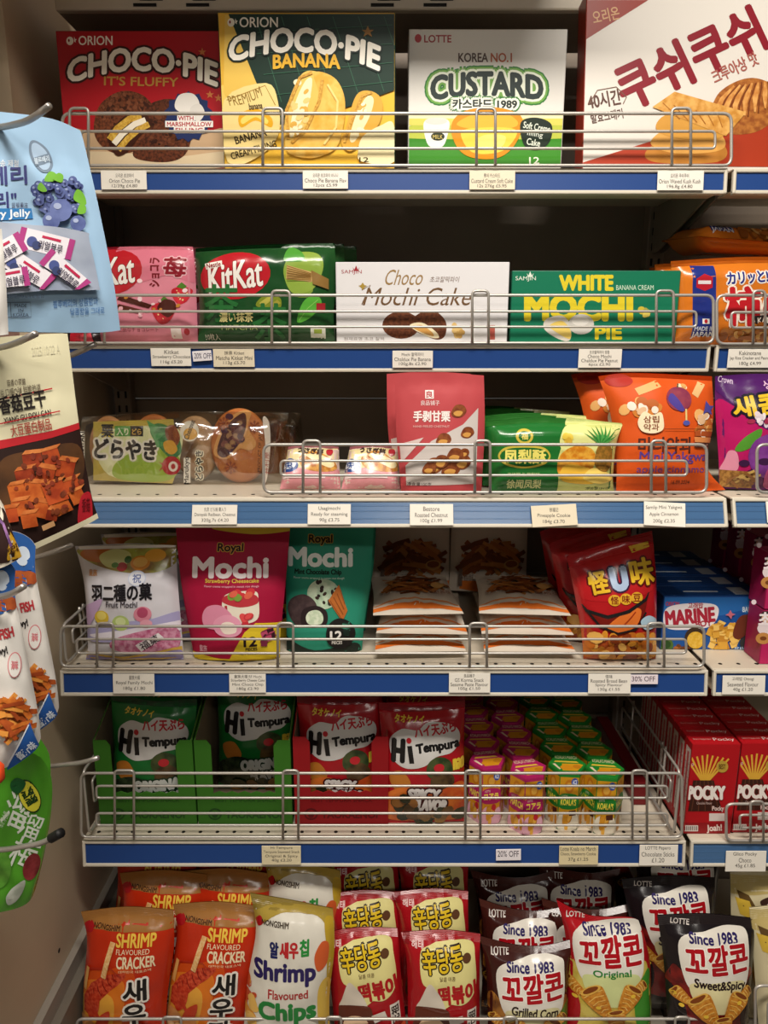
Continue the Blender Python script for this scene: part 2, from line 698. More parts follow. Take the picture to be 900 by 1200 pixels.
def bag(name, fr, top, bottom, T, col, art=None, left=(), right=(), prof='pillow', st=0.06, sb=0.05, seal=None, wr=0.0017,
        seed=0, fin='f', nu=24, nv=28, ground=True, zig=True, back=1.0, conv=None, cell=0.0055):
    """a filled packet: outline in picture units -> Coons grid in the packet's own plane, swollen to thickness T"""
    cv = conv or (lambda p: fr.uv(*p))
    tp, bp = resample([cv(p) for p in top], nu), resample([cv(p) for p in bottom], nu)
    lp = resample([cv(p) for p in [bottom[0]] + list(left)[::-1] + [top[0]]], nv)
    rp = resample([cv(p) for p in [bottom[-1]] + list(right)[::-1] + [top[-1]]], nv)
    W = nu + 1
    fv, bv = [], []
    for j in range(nv + 1):
        v = j / nv
        for i in range(nu + 1):
            u = i / nu
            q = [(1 - v) * bp[i][a] + v * tp[i][a] + (1 - u) * lp[j][a] + u * rp[j][a]
                 - ((1 - u) * (1 - v) * bp[0][a] + u * (1 - v) * bp[nu][a] + (1 - u) * v * tp[0][a] + u * v * tp[nu][a]) for a in (0, 1)]
            if ground:
                q[1] = max(q[1], 0.0006)
            if prof == 'pillow':
                g = max(0.0, 4 * u * (1 - u)) ** 0.55
                vv = min(max((v - sb) / (1 - sb - st), 0), 1)
                g *= (4 * vv * (1 - vv)) ** 0.45
            elif prof == 'doy':
                g = max(0.0, 4 * u * (1 - u)) ** 0.6
                vv = min(max(v / (1 - st), 0), 1)
                g *= (1 - vv) ** 0.6 * min(1, 0.55 + vv * 2.2)
            elif prof == 'flat':
                g = min(1, min(u, 1 - u) * 7) ** 0.5 * min(1, min(v, 1 - v) * 7) ** 0.5
            else:                      # brick
                g = min(1, min(u, 1 - u) * 9) ** 0.45
                vv = min(max((v - sb) / (1 - sb - st), 0), 1)
                g *= min(1, min(vv, 1 - vv) * 6) ** 0.5
            edge = min(1.0, min(u, 1 - u) * 10) * min(1.0, min(v, 1 - v) * 10)
            n1 = noise.noise(V((q[0] * 28, q[1] * 22, seed * 7.3)))
            n2 = noise.noise(V((q[0] * 75 + q[1] * 30, q[1] * 42 - q[0] * 20, seed * 3.1 + 9)))
            ds = min(abs(v - sb), abs(1 - st - v))
            n3 = math.sin(u * 34 + seed * 2 + 2.5 * noise.noise(V((u * 5, seed, 2)))) * math.exp(-ds / 0.07)
            wv = wr * edge * (1.5 * n1 + 0.9 * n2 + 0.8 * n3)
            y = g * T / 2 + wv
            wob = 0.0 if prof in ('flat',) else 0.0025 * noise.noise(V((u * 3, v * 2, seed * 1.7)))
            fv.append((q[0], -max(y, 0.0002) + wob * edge, q[1]))
            bv.append((q[0], max(g * T / 2 * back + wv * .6, 0.0002) + wob * edge, q[1]))
    quads, vs = [], []
    for j in range(nv):
        for i in range(nu):
            a = j * W + i
            quads.append((a, a + 1, a + W + 1, a + W))
            vs.append((j + 0.5) / nv)
    # normals of the front sheet
    N = [V((0, 0, 0)) for _ in fv]
    for qd in quads:
        a, b, c = V(fv[qd[0]]), V(fv[qd[1]]), V(fv[qd[3]])
        nn = (b - a).cross(c - a)
        if nn.y > 0:
            nn = -nn
        for i in qd:
            N[i] += nn
    N = [tuple(n.normalized()) if n.length > 1e-12 else (0, -1, 0) for n in N]
    bvh = BVHTree.FromPolygons(fv, quads)
    mb = MB()
    bm_ = mat(col, fin)
    body = [q for q, v in zip(quads, vs) if not (zig and v > 1 - st)]
    top_q = [q for q, v in zip(quads, vs) if zig and v > 1 - st]
    mb.add(fv, body, bm_, True, N)
    mb.add(bv, [q[::-1] for q in body], bm_, True)
    if art:
        A = Art(fr, fin, cv)
        art(A)
        xs, zs = [p[0] for p in fv], [p[2] for p in fv]
        A.drape(mb, bvh, (fv, N), quads, min(xs), max(xs), min(zs), max(zs), cell)
    o = mb.build(name, None, fr.M)
    if top_q:
        ms = MB()
        sm_ = mat(seal or col, fin)
        used = sorted({i for q in top_q for i in q})
        rows = sorted({i // W for i in used})
        # crimped strip: fine ridges across the seal
        K = 14
        gv, gf = [], []
        lo, hi = rows[0], rows[-1]
        for k in range(K + 1):
            f = lo + (hi - lo) * k / K
            j = min(int(f), hi - 1)
            t = f - j
            for i in range(W):
                a, b = V(fv[j * W + i]), V(fv[(j + 1) * W + i])
                p = a.lerp(b, t)
                p.y += (0.0005 if k % 2 else -0.0005) - 0.0002
                gv.append(p)
        for k in range(K):
            for i in range(nu):
                a = k * W + i
                gf.append((a, a + 1, a + W + 1, a + W))
        ms.add(gv, gf, sm_, False)
        ms.add([V((p.x, p.y + 0.0012, p.z)) for p in gv], [q[::-1] for q in gf], sm_, False)
        ms.build('top_seal', o)
    return o


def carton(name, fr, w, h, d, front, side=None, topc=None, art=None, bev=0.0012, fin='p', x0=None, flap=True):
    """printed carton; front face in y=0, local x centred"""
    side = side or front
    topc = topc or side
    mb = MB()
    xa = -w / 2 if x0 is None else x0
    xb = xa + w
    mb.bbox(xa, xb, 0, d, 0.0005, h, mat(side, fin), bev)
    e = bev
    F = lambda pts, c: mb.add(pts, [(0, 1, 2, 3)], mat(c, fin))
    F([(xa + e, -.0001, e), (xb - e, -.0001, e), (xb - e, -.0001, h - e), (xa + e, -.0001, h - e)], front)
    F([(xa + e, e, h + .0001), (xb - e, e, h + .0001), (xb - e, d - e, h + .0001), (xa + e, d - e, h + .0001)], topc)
    if art:
        A = Art(fr, fin)
        art(A)
        A.clip = (xa + e, xb - e, e, h - e)
        A.flat(mb)
    o = mb.build(name, None, fr.M)
    if flap:      # tuck flap on the top with its cut line
        mf = MB()
        mf.bbox(xa + .006, xb - .006, d * 0.12, d - .002, h + .0001, h + .0007, mat(topc, fin), .0002, 1)
        mf.build('tuck_flap', o)
    return o


def cuboid_px(xl, xr, ytop, Y, z, yaw=0, lean=0):
    """frame + size of a carton standing at depth Y on height z"""
    py = proj(V((0, Y, z)))[1]
    a, b = atY(xl, py, Y), atY(xr, py, Y)
    fr = Fr(V(((a.x + b.x) / 2, Y, z)), yaw, lean)
    w_ = fr.uv(xr, py)[0] - fr.uv(xl, py)[0]
    h_ = fr.uv((xl + xr) / 2, ytop)[1]
    return fr, w_, h_


def stand(px, Y, z, yaw=0, lean=0, roll=0):
    py = proj(V((0, Y, z)))[1]
    p = atY(px, py, Y)
    return Fr(V((p.x, Y, z)), yaw, lean, roll)
# ================================================================== fixtures
XL, XR, YB = -0.5, 0.5, 1.46
YF = {1: 1.15, 2: 1.15, 3: 1.05, 4: 1.05, 5: 1.065}
STRIP = {1: (197, 227), 2: (404, 436), 3: (583, 618), 4: (785, 816), 5: (985, 1016)}
TILT = {1: 0.004, 2: 0.0, 3: 0.016, 4: 0.006, 5: 0.006}
SZ = {i: atY(450, STRIP[i][0], YF[i]).z for i in STRIP}
BZ = {i: atY(450, STRIP[i][1], YF[i] - TILT[i]).z for i in STRIP}
BASE_Y, BASE_Z = 0.985, 0.235

m_taupe = painted('taupe_enamel', '#807365', '#8b7d6e', 6, 0.55)
m_side = painted('beige_panel', '#bba88d', '#c9b599', 4, 0.5)
m_deck = painted('cream_enamel', '#c6bba8', '#cec3b0', 8, 0.4)
m_rim = mat('#cfc7b6', 'p')
m_blue = mat('#21427f', 'p')
m_blue2 = mat('#43668f', 'f')
m_hole = mat('#15110e', 'm')
m_wire = metal('zinc_wire', '#bdb8b0', 0.4, 0.55)
m_hook = metal('hook_steel', '#a5a09a', 0.3, 0.7)
m_rubber = mat('#101010', 'm')
m_floor = painted('floor_vinyl', '#655c51', '#70665a', 3, 0.45)
m_plaster = painted('plaster', '#d9d2c8', '#e0d9cf', 3, 0.7)

# floor, far wall seen past the end panel
mb = MB()
mb.box(-3, 3, -3, 3, -0.02, 0, m_floor)
struct(mb.build('floor'))
mb = MB()
mb.box(-2.6, -.62, 1.75, 1.8, 1.967, 2.9, m_plaster)
mb.box(-2.6, -.62, 1.75, 1.8, 0, 1.967, mat('#d8a898', 'm'))
struct(mb.build('wall_left'))

# ---- shelving bays: back panel, slotted posts, base; one bay each side of the shared post
unit = empty('shelving_unit', (0, YB, 0))
tag(unit, 'taupe metal shelving bay with solid back panel and beige end panel', 'shelving unit')


def part(mbx, name, root):
    o = mbx.build(name)
    o.parent = root
    o.matrix_parent_inverse = root.matrix_basis.inverted()
    return o


def back(xa, xb, root):
    b = MB()
    zs = [0.0, 0.30, 0.62, 0.94, 1.10, 1.30, 1.48, 1.72, 2.3]
    for a, c in zip(zs, zs[1:]):
        b.bbox(xa, xb, YB, YB + 0.02, a + .0012, c - .0012, m_taupe, .002, 1)
    part(b, 'back_panel', root)


def post(x, root):
    b = MB()
    b.bbox(x - .016, x + .016, YB - .03, YB - .0005, 0.0, 2.2, m_taupe, .002, 1)
    for k in range(70):
        z = 0.25 + k * 0.027
        for dx in (-.007, .007):
            b.box(x + dx - .002, x + dx + .002, YB - .0306, YB - .03, z, z + .013, m_hole)
    part(b, 'slotted_post', root)


back(-0.53, 0.499, unit)
post(-0.505, unit)
post(0.5025, unit)
b = MB()
b.prism([(YB + .02, 0), (YB + .02, 2.2), (1.16, 2.2), (1.16, 1.28), (0.80, 1.28), (0.80, 0.0)], -0.56, -0.535, m_side)
for (y, z) in ((1.02, 0.43), (1.02, 0.75), (1.02, 1.12), (0.9, 0.75), (1.3, 0.75), (1.2, 1.72), (1.3, 1.72)):
    mm = []
    for i in range(12):
        a = 2 * math.pi * i / 12
        mm.append((-0.5348, y + .004 * math.cos(a), z + .004 * math.sin(a)))
    b.add(mm, [list(range(12))], m_hole)
part(b, 'end_panel', unit)
b = MB()      # stepped trims along the foot of the end panel
b.prism([(0.82, 0.30), (0.82, 0.395), (YB - .04, 0.395), (YB - .04, 0.30)], -0.5345, -0.522, mat('#8d857a', 'p'))
b.prism([(0.82, 0.15), (0.82, 0.365), (YB - .04, 0.365), (YB - .04, 0.15)], -0.522, -0.507, mat('#6f675c', 'p'))
part(b, 'foot_trim', unit)
b = MB()
b.bbox(-0.5, 0.499, BASE_Y, YB - .032, BASE_Z - .03, BASE_Z, m_deck, .002, 1)
part(b, 'base_deck', unit)
b = MB()
b.bbox(-0.5, 0.499, BASE_Y + .03, BASE_Y + .05, 0.0, BASE_Z - .031, m_taupe, .002, 1)
part(b, 'plinth', unit)

unit2 = empty('shelving_unit', (1.0, YB, 0))
tag(unit2, 'next shelving bay, cut off by the frame beside the chocolate stick boxes', 'shelving unit')
back(0.506, 1.2, unit2)
b = MB()
b.bbox(0.506, 1.2, BASE_Y, YB - .032, BASE_Z - .03, BASE_Z, m_deck, .002, 1)
part(b, 'base_deck', unit2)
b = MB()
b.bbox(0.506, 1.2, BASE_Y + .03, BASE_Y + .05, 0.0, BASE_Z - .031, m_taupe, .002, 1)
part(b, 'plinth', unit2)

# ---- canopy shelf above the top row
can = empty('canopy_shelf', (0, 1.13, 1.86))
tag(can, 'slotted beige canopy shelf above the top row of boxes', 'canopy')
zc = atY(450, 12, 1.255).z + .001
b = MB()
b.bbox(-0.5, 1.2, 1.27, YB - .034, zc, zc + .012, m_taupe, .001, 1)
part(b, 'deck', can)
b = MB()
b.bbox(-0.5, 1.2, 1.255, 1.2695, zc - .001, zc + .05, m_deck, .003, 2)
for x in (-.38, -.30, -.02, .06, .30, .37, .66):
    b.box(x, x + .035, 1.2535, 1.2549, zc + .004, zc + .008, m_hole)
    b.box(x + .01, x + .045, 1.2535, 1.2549, zc + .012, zc + .016, m_hole)
part(b, 'front_lip', can)
b = MB()
b.bbox(-0.53, 0.27, .95, 1.2695, 2.0, 2.02, m_side, .003, 1)
b.bbox(-0.53, 0.27, .95, .965, 2.0201, 2.2, m_side, .003, 1)
b.bbox(-0.53, -0.37, .95, .965, 1.86, 1.9999, m_side, .003, 1)
part(b, 'header_board', can)

# ---- shelves
STRIPFR = {}


def shelf(i, xa, xb, label, bay, blue):
    yf, z, zb, tl = YF[i], SZ[i], BZ[i], TILT[i]
    root = empty('shelf', ((xa + xb) / 2, yf, z))
    tag(root, label, 'shelf', 'shelves of the ' + bay)
    dk = MB()
    dk.bbox(xa, xb, yf + .004, YB - .034, z - .004, z, m_deck, .0012, 1)
    fz = zb + .004
    dk.box(xa + .004, xb - .004, yf + .012, yf + .055, fz, fz + .002, m_side)
    dk.box(xa + .004, xb - .004, yf + .053, yf + .055, fz + .002, z - .004, m_taupe)
    n = int((xb - xa) / 0.0285)
    for k in range(n):
        x = xa + .02 + k * .0285
        cc = [(x + .0032 * math.cos(a * math.pi / 6), yf + .022 + .0032 * math.sin(a * math.pi / 6), z + .0003) for a in range(12)]
        dk.add(cc, [list(range(12))], m_hole)
    part(dk, 'deck', root)
    s = math.hypot(tl, z - zb)
    lean = math.degrees(math.atan2(tl, z - zb))
    fr = Fr(V(((xa + xb) / 2, yf - tl, zb)), 0, lean)
    if xa < 0:
        STRIPFR[i] = fr
    else:
        STRIPFR[i + 10] = fr
    h = s
    L = (xb - xa) / 2
    st = MB()
    st.bbox(-L, L, 0, .006, 0, .0055, m_rim, .0015)
    st.bbox(-L, L, -.001, .006, h - .006, h, m_rim, .0018)
    st.bbox(-L, -L + .005, -.0012, .007, 0, h, m_rim, .002)
    st.bbox(L - .005, L, -.0012, .007, 0, h, m_rim, .002)
    st.box(-L + .003, L - .003, .0065, .0115, 0.001, h - .001, m_rim)
    o = st.build('ticket_rail', None, fr.M)
    mw = o.matrix_world.copy()
    o.parent = root
    o.matrix_parent_inverse = root.matrix_basis.inverted()
    s2 = MB()
    s2.box(-L + .005, L - .005, .0022, .0064, .0055, h - .006, blue)
    if blue is m_blue2:
        for q in (.2, .55, .8):
            s2.bbox(-L + .005, L - .005, .0019, .0024, .0055 + (h - .012) * q, .0075 + (h - .012) * q, blue, .0004, 1)
    o2 = s2.build('blue_insert', None, fr.M)
    o2.parent = root
    o2.matrix_parent_inverse = root.matrix_basis.inverted()
    for x in (xa + .004, xb - .004):
        bk = MB()
        bk.prism([(yf + .06, z - .005), (YB - .032, z - .005), (YB - .032, z - .085), (YB - .06, z - .085), (yf + .06, fz)], x - .0015, x + .0015, m_taupe)
        part(bk, 'bracket', root)
    return root


names = {1: 'top shelf holding the tall boxes of chocolate pies', 2: 'second shelf from the top, with mochi cake boxes', 3: 'third shelf, with the pancake pack and chestnut pouch',
         4: 'fourth shelf, with mochi pouches and lying white pouches', 5: 'lowest wire-fenced shelf, with seaweed bags and hexagonal boxes'}
for i in range(1, 6):
    shelf(i, XL, XR, names[i] + ', blue ticket rail', 'main bay', m_blue2 if i == 3 else m_blue)
n2 = {1: 'top shelf of the next bay beside the croissant snack box', 2: 'shelf of the next bay under the orange rice cracker bags', 3: 'shelf of the next bay under the purple jelly bag',
      4: 'shelf of the next bay under the blue baked snack boxes', 5: 'shelf of the next bay under the red chocolate stick boxes'}
for i in range(1, 6):
    shelf(i, 0.508, 1.2, n2[i], 'next bay', m_blue2 if i in (3, 5) else m_blue)


# ---- wire fences
def fence(Y, outer, inners, hoops, label, side=None, r=0.0023, cutl=None, cutr=None):
    P = lambda x, y, dy=0: atY(x, y, Y) + V((0, dy, 0))
    xl, yt, xr, yb = outer
    root = empty('wire_fence', P((xl + xr) / 2, yb))
    tag(root, label, 'wire fence', 'wire fences along the shelf fronts')
    b = MB()
    b.tube(fillet([P(xl, yt), P(xr, yt), P(xr, yb), P(xl, yb)], .012), r, m_wire, True)
    part(b, 'outer_loop', root)
    for (a, t, c, d) in inners:
        b = MB()
        b.tube(fillet([P(a, t), P(c, t), P(c, d), P(a, d)], .006), r * .85, m_wire, True)
        part(b, 'inner_loop', root)
    for (a, c) in hoops:
        b = MB()
        e = -r * 1.9
        b.tube(fillet([P(a, yb, e), P(a, yt - 5, e), P(a, yt - 5, .006), P(c, yt - 5, .006), P(c, yt - 5, e), P(c, yb, e)][0:2] + [P(c, yt - 5, e), P(c, yb, e)], .007, False), r * .9, m_wire)
        part(b, 'hoop', root)
    for sx in (side or []):
        X = P(sx, yt).x
        z0, z1 = P(sx, yb).z, P(sx, yt).z
        b = MB()
        y0, y1 = Y + .004, YB - .08
        b.tube(fillet([(X, y0, z1), (X, y1, z1), (X, y1, z0 + .003), (X, y0, z0 + .003)], .012), r, m_wire, True)
        h = z1 - z0
        b.tube(fillet([(X, y0 + .03, z1 - h * .3), (X, y1 - .03, z1 - h * .3), (X, y1 - .03, z0 + h * .35), (X, y0 + .03, z0 + h * .35)], .006), r * .85, m_wire, True)
        for yy in (y0 + .07, y0 + .085, y1 - .08):
            b.tube([(X - .003 * (1 if X < 0 else -1), yy, z0 + .003), (X - .003 * (1 if X < 0 else -1), yy, z1 + .004)], r * .9, m_wire)
        part(b, 'side_panel', root)
    return root


fence(1.146, (73, 133, 857, 194), [(95, 154, 838, 174)], [(83, 105), (308.5, 331.5), (558, 580), (786, 808)],
      'galvanised wire fence in front of the top row of boxes')
fence(1.146, (72, 346, 836, 402), [(92, 365, 816, 383)], [(101, 123.5), (319, 340), (553, 572), (768, 788)],
      'galvanised wire fence in front of the matcha wafers and mochi boxes')
fence(1.048, (309, 521, 828, 577), [(329, 540, 805, 557)], [(355.5, 375.5), (556, 574), (762, 779)],
      'short wire fence in front of the chestnut pouch and pineapple cakes')
fence(1.046, (71, 734, 825, 781), [(90, 749, 804, 765.5)], [(115, 134), (326, 344), (550, 570), (758, 777)],
      'wire fence with a side panel in front of the mochi pouches', side=[72])
fence(1.061, (95, 906, 799, 981), [(113, 921, 782, 935), (113, 953, 782, 967)], [(135.5, 158), (332, 350), (545, 562.5), (740, 757)],
      'tall wire fence with two inner loops in front of the seaweed bags', side=[96, 798])
fence(0.98, (90, 1194, 832, 1250), [(110, 1210, 815, 1228)], [(192, 213), (383, 400), (590, 605), (790, 806)],
      'wire fence along the base, its top wire at the bottom edge')
fence(1.146, (840, 346, 1350, 403), [(857, 366, 1330, 384)], [(881, 895)], 'wire fence of the next bay before the orange cracker bag')
fence(1.048, (887, 521, 1400, 577), [(905, 540, 1380, 557)], [(930, 948)], 'wire fence of the next bay before the purple jelly bag')
fence(1.061, (851, 942, 1330, 985), [(867, 955, 1310, 970)], [(878, 893)], 'wire fence of the next bay before the chocolate stick boxes')
fence(0.98, (885, 1155, 1350, 1230), [(900, 1175, 1330, 1205)], [(925, 940)], 'wire fence of the next bay before the cream snack bags')


# ---- price cards
def card(i, box, lines, label, col='#e6e0d4', rot=0, name='price_label', tc='#55504a', cat='price label', group='price labels on the blue ticket rails', b=0.0):
    x0, y0, x1, y1 = box
    fr = STRIPFR[i]
    c = fr.uv((x0 + x1) / 2, (y0 + y1) / 2)
    a, d = fr.uv(x0, y0), fr.uv(x1, y1)
    W_, H_ = d[0] - a[0], a[1] - d[1]
    M = fr.M @ Matrix.Translation((c[0], -0.0035, c[1])) @ Matrix.Rotation(R(-rot), 4, 'Y')
    f2 = Fr(V((0, 0, 0)))
    f2.M = M
    f2.Mi = M.inverted()
    f2.o = f2.Mi @ CAM
    f2.r = f2.Mi.to_3x3()
    mb = MB()
    mb.bbox(-W_ / 2, W_ / 2, 0, .0012, -H_ / 2, H_ / 2, mat(col, 'p'), .0003, 1)
    A = Art(f2)
    n = len(lines)
    hh = (y1 - y0)
    for k, t in enumerate(lines):
        yc = y0 + hh * (k + 0.75) / (n + .5)
        ln = min(len(t) * 2.15 + 4, (x1 - x0) * .92) if b == 0 else (x1 - x0) * .86
        th = min(hh / (n + 1.6), 5.2) if b == 0 else hh * .55
        cx = (x0 + x1) / 2
        A.t(t, cx - ln / 2, yc - th / 2, cx + ln / 2, yc + th / 2, tc, b)
    A.flat(mb, off=.0003)
    o = mb.build(name, None, M)
    tag(o, label, cat, group)


CREAM = '#dcd0b6'
card(1, (119, 201, 173, 223), ['오리온 초코파이', 'Orion Choco Pie', '12/39g £4.80'], 'white price label under the red chocolate pie box')
card(1, (355, 201, 408, 222), ['오리온 초코파이 바나나', 'Choco Pie Banana Flav', '12pcs £5.99'], 'white price label under the green banana pie box')
card(1, (550, 201, 603, 223), ['롯데 카스타드', 'Custard Cream Soft Cake', '12s 276g £5.95'], 'cream price label under the white custard cake box', CREAM)
card(1, (770, 201, 823, 224), ['오리온 쿠쉬쿠쉬', 'Orion Waved Kush Kush', '196.8g £4.80'], 'white price label under the croissant snack box')
card(2, (177, 408, 225, 429), ['Kitkat', 'Strawberry Chocolate', '116g £5.20'], 'white price label under the pink strawberry wafer bag')
card(2, (226, 411, 249, 423), ['20% OFF'], 'tiny white 20% OFF tag between two price labels', '#e4dfe2', 4, 'discount_tag', '#3a3550', 'discount tag', 'discount tags', .01)
card(2, (250, 409, 299, 430), ['抹茶 Kitkat', 'Matcha Kitkat Mini', '113g £5.70'], 'cream price label under the green matcha wafer bag', CREAM)
card(2, (460, 411, 507, 431), ['Mochi 찰떡파이', 'Chaldux Pie Banana', '100g.8s £2.90'], 'white price label under the white choco mochi cake box')
card(2, (678, 409, 727, 431), ['쵸코찰떡파이 땅콩', 'Choco Mochi', 'Chaldux Pie Peanut', '6pcs £2.90'], 'white price label under the green mochi pie box')
card(12, (853, 409, 905, 431), ['Kakinotane', 'Jap Rice Cracker and Peanut', '180g £4.99'], 'white price label under the orange rice cracker bag')
card(3, (226, 592, 278, 615), ['丸京 どら焼 栗入り', 'Dorayaki Redbean, Chestnut', '320g.7s £4.20'], 'white price label under the pancake pack')
card(3, (361, 591, 411, 615), ['Usagimochi', 'Ready for steaming', '90g £3.75'], 'white price label under the two small cream cake packs')
card(3, (480, 591, 531, 616), ['Bestore', 'Roasted Chestnut', '100g £1.99'], 'white price label under the red chestnut pouch')
card(3, (622, 592, 676, 617), ['徐福记', 'Pineapple Cookie', '184g £3.70'], 'slightly tilted cream price label under the pineapple cakes', CREAM, 3)
card(3, (753, 589, 803, 617), ['Samlip Mini Yakgwa', 'Apple Cinnamon', '200g £2.35'], 'white price label under the orange apple cookie bag', rot=-3)
card(13, (896, 588, 946, 613), ['새콤달콤', 'Chewy Jelly', '£2.20'], 'white price label at the edge under the purple jelly bag')
card(4, (133, 789, 182, 812), ['皇族大福', 'Royal Family Mochi', '180g £1.80'], 'white price label under the white fruit mochi bag')
card(4, (269, 789, 312, 811), ['皇族大福 RF Mochi', 'Strawberry Cheese Cake', 'Mint Choco Chip', '180g £2.90'], 'white price label under the magenta mochi pouch')
card(4, (526, 788, 574, 811), ['良品铺子', 'GS Korma Snack', 'Sesame Paste Flavour', '105g £1.50'], 'white price label under the lying white pouches')
card(4, (689, 789, 738, 812), ['怪味', 'Roasted Broad Bean', 'Spicy Flavour', '130g £1.55'], 'white price label under the red broad bean bag')
card(4, (738, 790, 770, 801), ['30% OFF'], 'small white 30% OFF tag under the red broad bean bag', '#e4d8dc', 0, 'discount_tag', '#4a3040', 'discount tag', 'discount tags', .012)
card(14, (846, 791, 895, 813), ['고래밥 Ottogi', 'Seaweed Flavour', '40g £1.20'], 'white price label under the blue baked snack boxes')
card(5, (307, 990, 353, 1012), ['Hi Tempura', 'Tempura Seaweed Snack', 'Original & Spicy', '40g £2.20'], 'cream price label under the seaweed bag cartons', '#d8cba8')
card(5, (581, 994, 610, 1007), ['20% OFF'], 'white 20% OFF tag below the hexagonal cookie boxes', '#e4dde0', 1, 'discount_tag', '#3a3340', 'discount tag', 'discount tags', .015)
card(5, (655, 990, 700, 1012), ['Lotte Koala no March', 'Choco, Strawberry Cookie', '37g £1.25'], 'cream price label between a 20% OFF tag and a white label', '#d6c79e')
card(5, (749, 989, 793, 1013), ['LOTTE Pepero', 'Chocolate Sticks', '£1.20'], 'white price label at the end of the lowest fenced shelf')
card(15, (850, 996, 896, 1020), ['Glico Pocky', 'Choco', '45g £1.85'], 'white price label under the red chocolate stick boxes')
# ================================================================== packages
W_ = '#efece6'
BLK = '#1c1a1a'


def orion(A, x, y, s, col='#f2e9dc'):
    A.e(x, y, 4.2 * s, 5 * s, col)
    A.e(x - 1.2 * s, y - .5 * s, 1.1 * s, 1.8 * s, '#8a2a2a')
    A.p([(x + 5 * s, y - 5 * s), (x + 6.2 * s, y - 2 * s), (x + 8 * s, y - 2 * s), (x + 6.4 * s, y), (x + 6.8 * s, y + 2 * s), (x + 5 * s, y + .6 * s)], col)


# ---- top shelf: red chocolate pie carton
def a_red(A):
    A.b([(66, 150), (120, 158), (180, 172), (268, 150), (270, 195), (70, 195)], '#c8a884')
    A.b([(70, 180), (130, 178), (200, 184), (266, 178), (268, 196), (75, 196)], '#d9c6a4')
    for (x, y) in ((237, 61), (252, 82), (246, 111), (256, 115)):
        A.p([(x + (5 if k % 2 == 0 else 2) * math.sin(k * math.pi / 5), y - (5 if k % 2 == 0 else 2) * math.cos(k * math.pi / 5)) for k in range(10)], '#c9793f')
    orion(A, 82, 48, 1)
    A.t('ORION', 92, 42, 132, 53, '#f4ece0', .02)
    A.t('CHOCO·PIE', 79, 55, 256, 84, '#f3ead9', .055, o=[('#3a1410', 2.6)], arch=17, rot=-1)
    A.t("IT'S FLUFFY", 122, 90, 209, 101, '#b98a3e', .03, rot=-1)
    ch = ('#4a2415', '#7a4226', 260)
    A.b([(110, 148), (118, 122), (142, 107), (168, 112), (182, 132), (176, 158), (160, 176), (136, 180), (116, 168)], ch)
    A.b([(176, 150), (172, 126), (196, 116), (222, 124), (226, 150), (218, 180), (196, 190), (160, 186), (158, 172)], ('#3c1c10', '#69361f', 260))
    A.sc(146, 130, 30, 20, 90, 2.4, ['#6a3c24', '#3c1c10', '#7e4a30'], seed=3)
    A.sc(198, 150, 24, 30, 90, 2.4, ['#5c3018', '#32160c', '#6e3e26'], seed=4)
    A.b([(126, 160), (136, 146), (152, 134), (174, 138), (178, 147), (164, 160), (150, 178), (136, 182)], '#3c1a0e')
    A.l([(129, 164), (138, 151), (152, 140), (166, 136)], 8, ('#b98a2c', '#d9b450', 300))
    A.l([(134, 169), (144, 157), (158, 146), (171, 141)], 7, '#efe6d2')
    A.l([(139, 176), (150, 163), (163, 152), (175, 146)], 7, ('#b98a2c', '#d9b450', 300))
    A.p([(221 + (29 if k % 2 else 25) * math.cos(k * .2244), 137 + (30 if k % 2 else 26) * math.sin(k * .2244)) for k in range(28)], '#22305f')
    A.b([(206, 128), (210, 112), (226, 110), (234, 122), (228, 136)], '#f2eee6')
    A.b([(224, 126), (234, 122), (240, 132), (234, 142), (224, 138)], '#e6e2da')
    for k, tx in enumerate(('WITH', 'MARSHMALLOW', 'FILLING')):
        A.r((208, 194, 204)[k], 135 + k * 7, (228, 250, 240)[k], 142.4 + k * 7, '#f3efe8')
        A.t(tx, (209, 196, 206)[k], 136.2 + k * 7, (227, 248, 238)[k], 141.6 + k * 7, '#b3202c', .03)


fr, w_, h_ = cuboid_px(80, 265, 36, 1.215, SZ[1])
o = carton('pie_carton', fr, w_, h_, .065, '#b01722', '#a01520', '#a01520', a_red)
tag(o, 'red carton of marshmallow chocolate pies in the corner by the end panel', 'snack box', 'snack boxes on the top shelf')


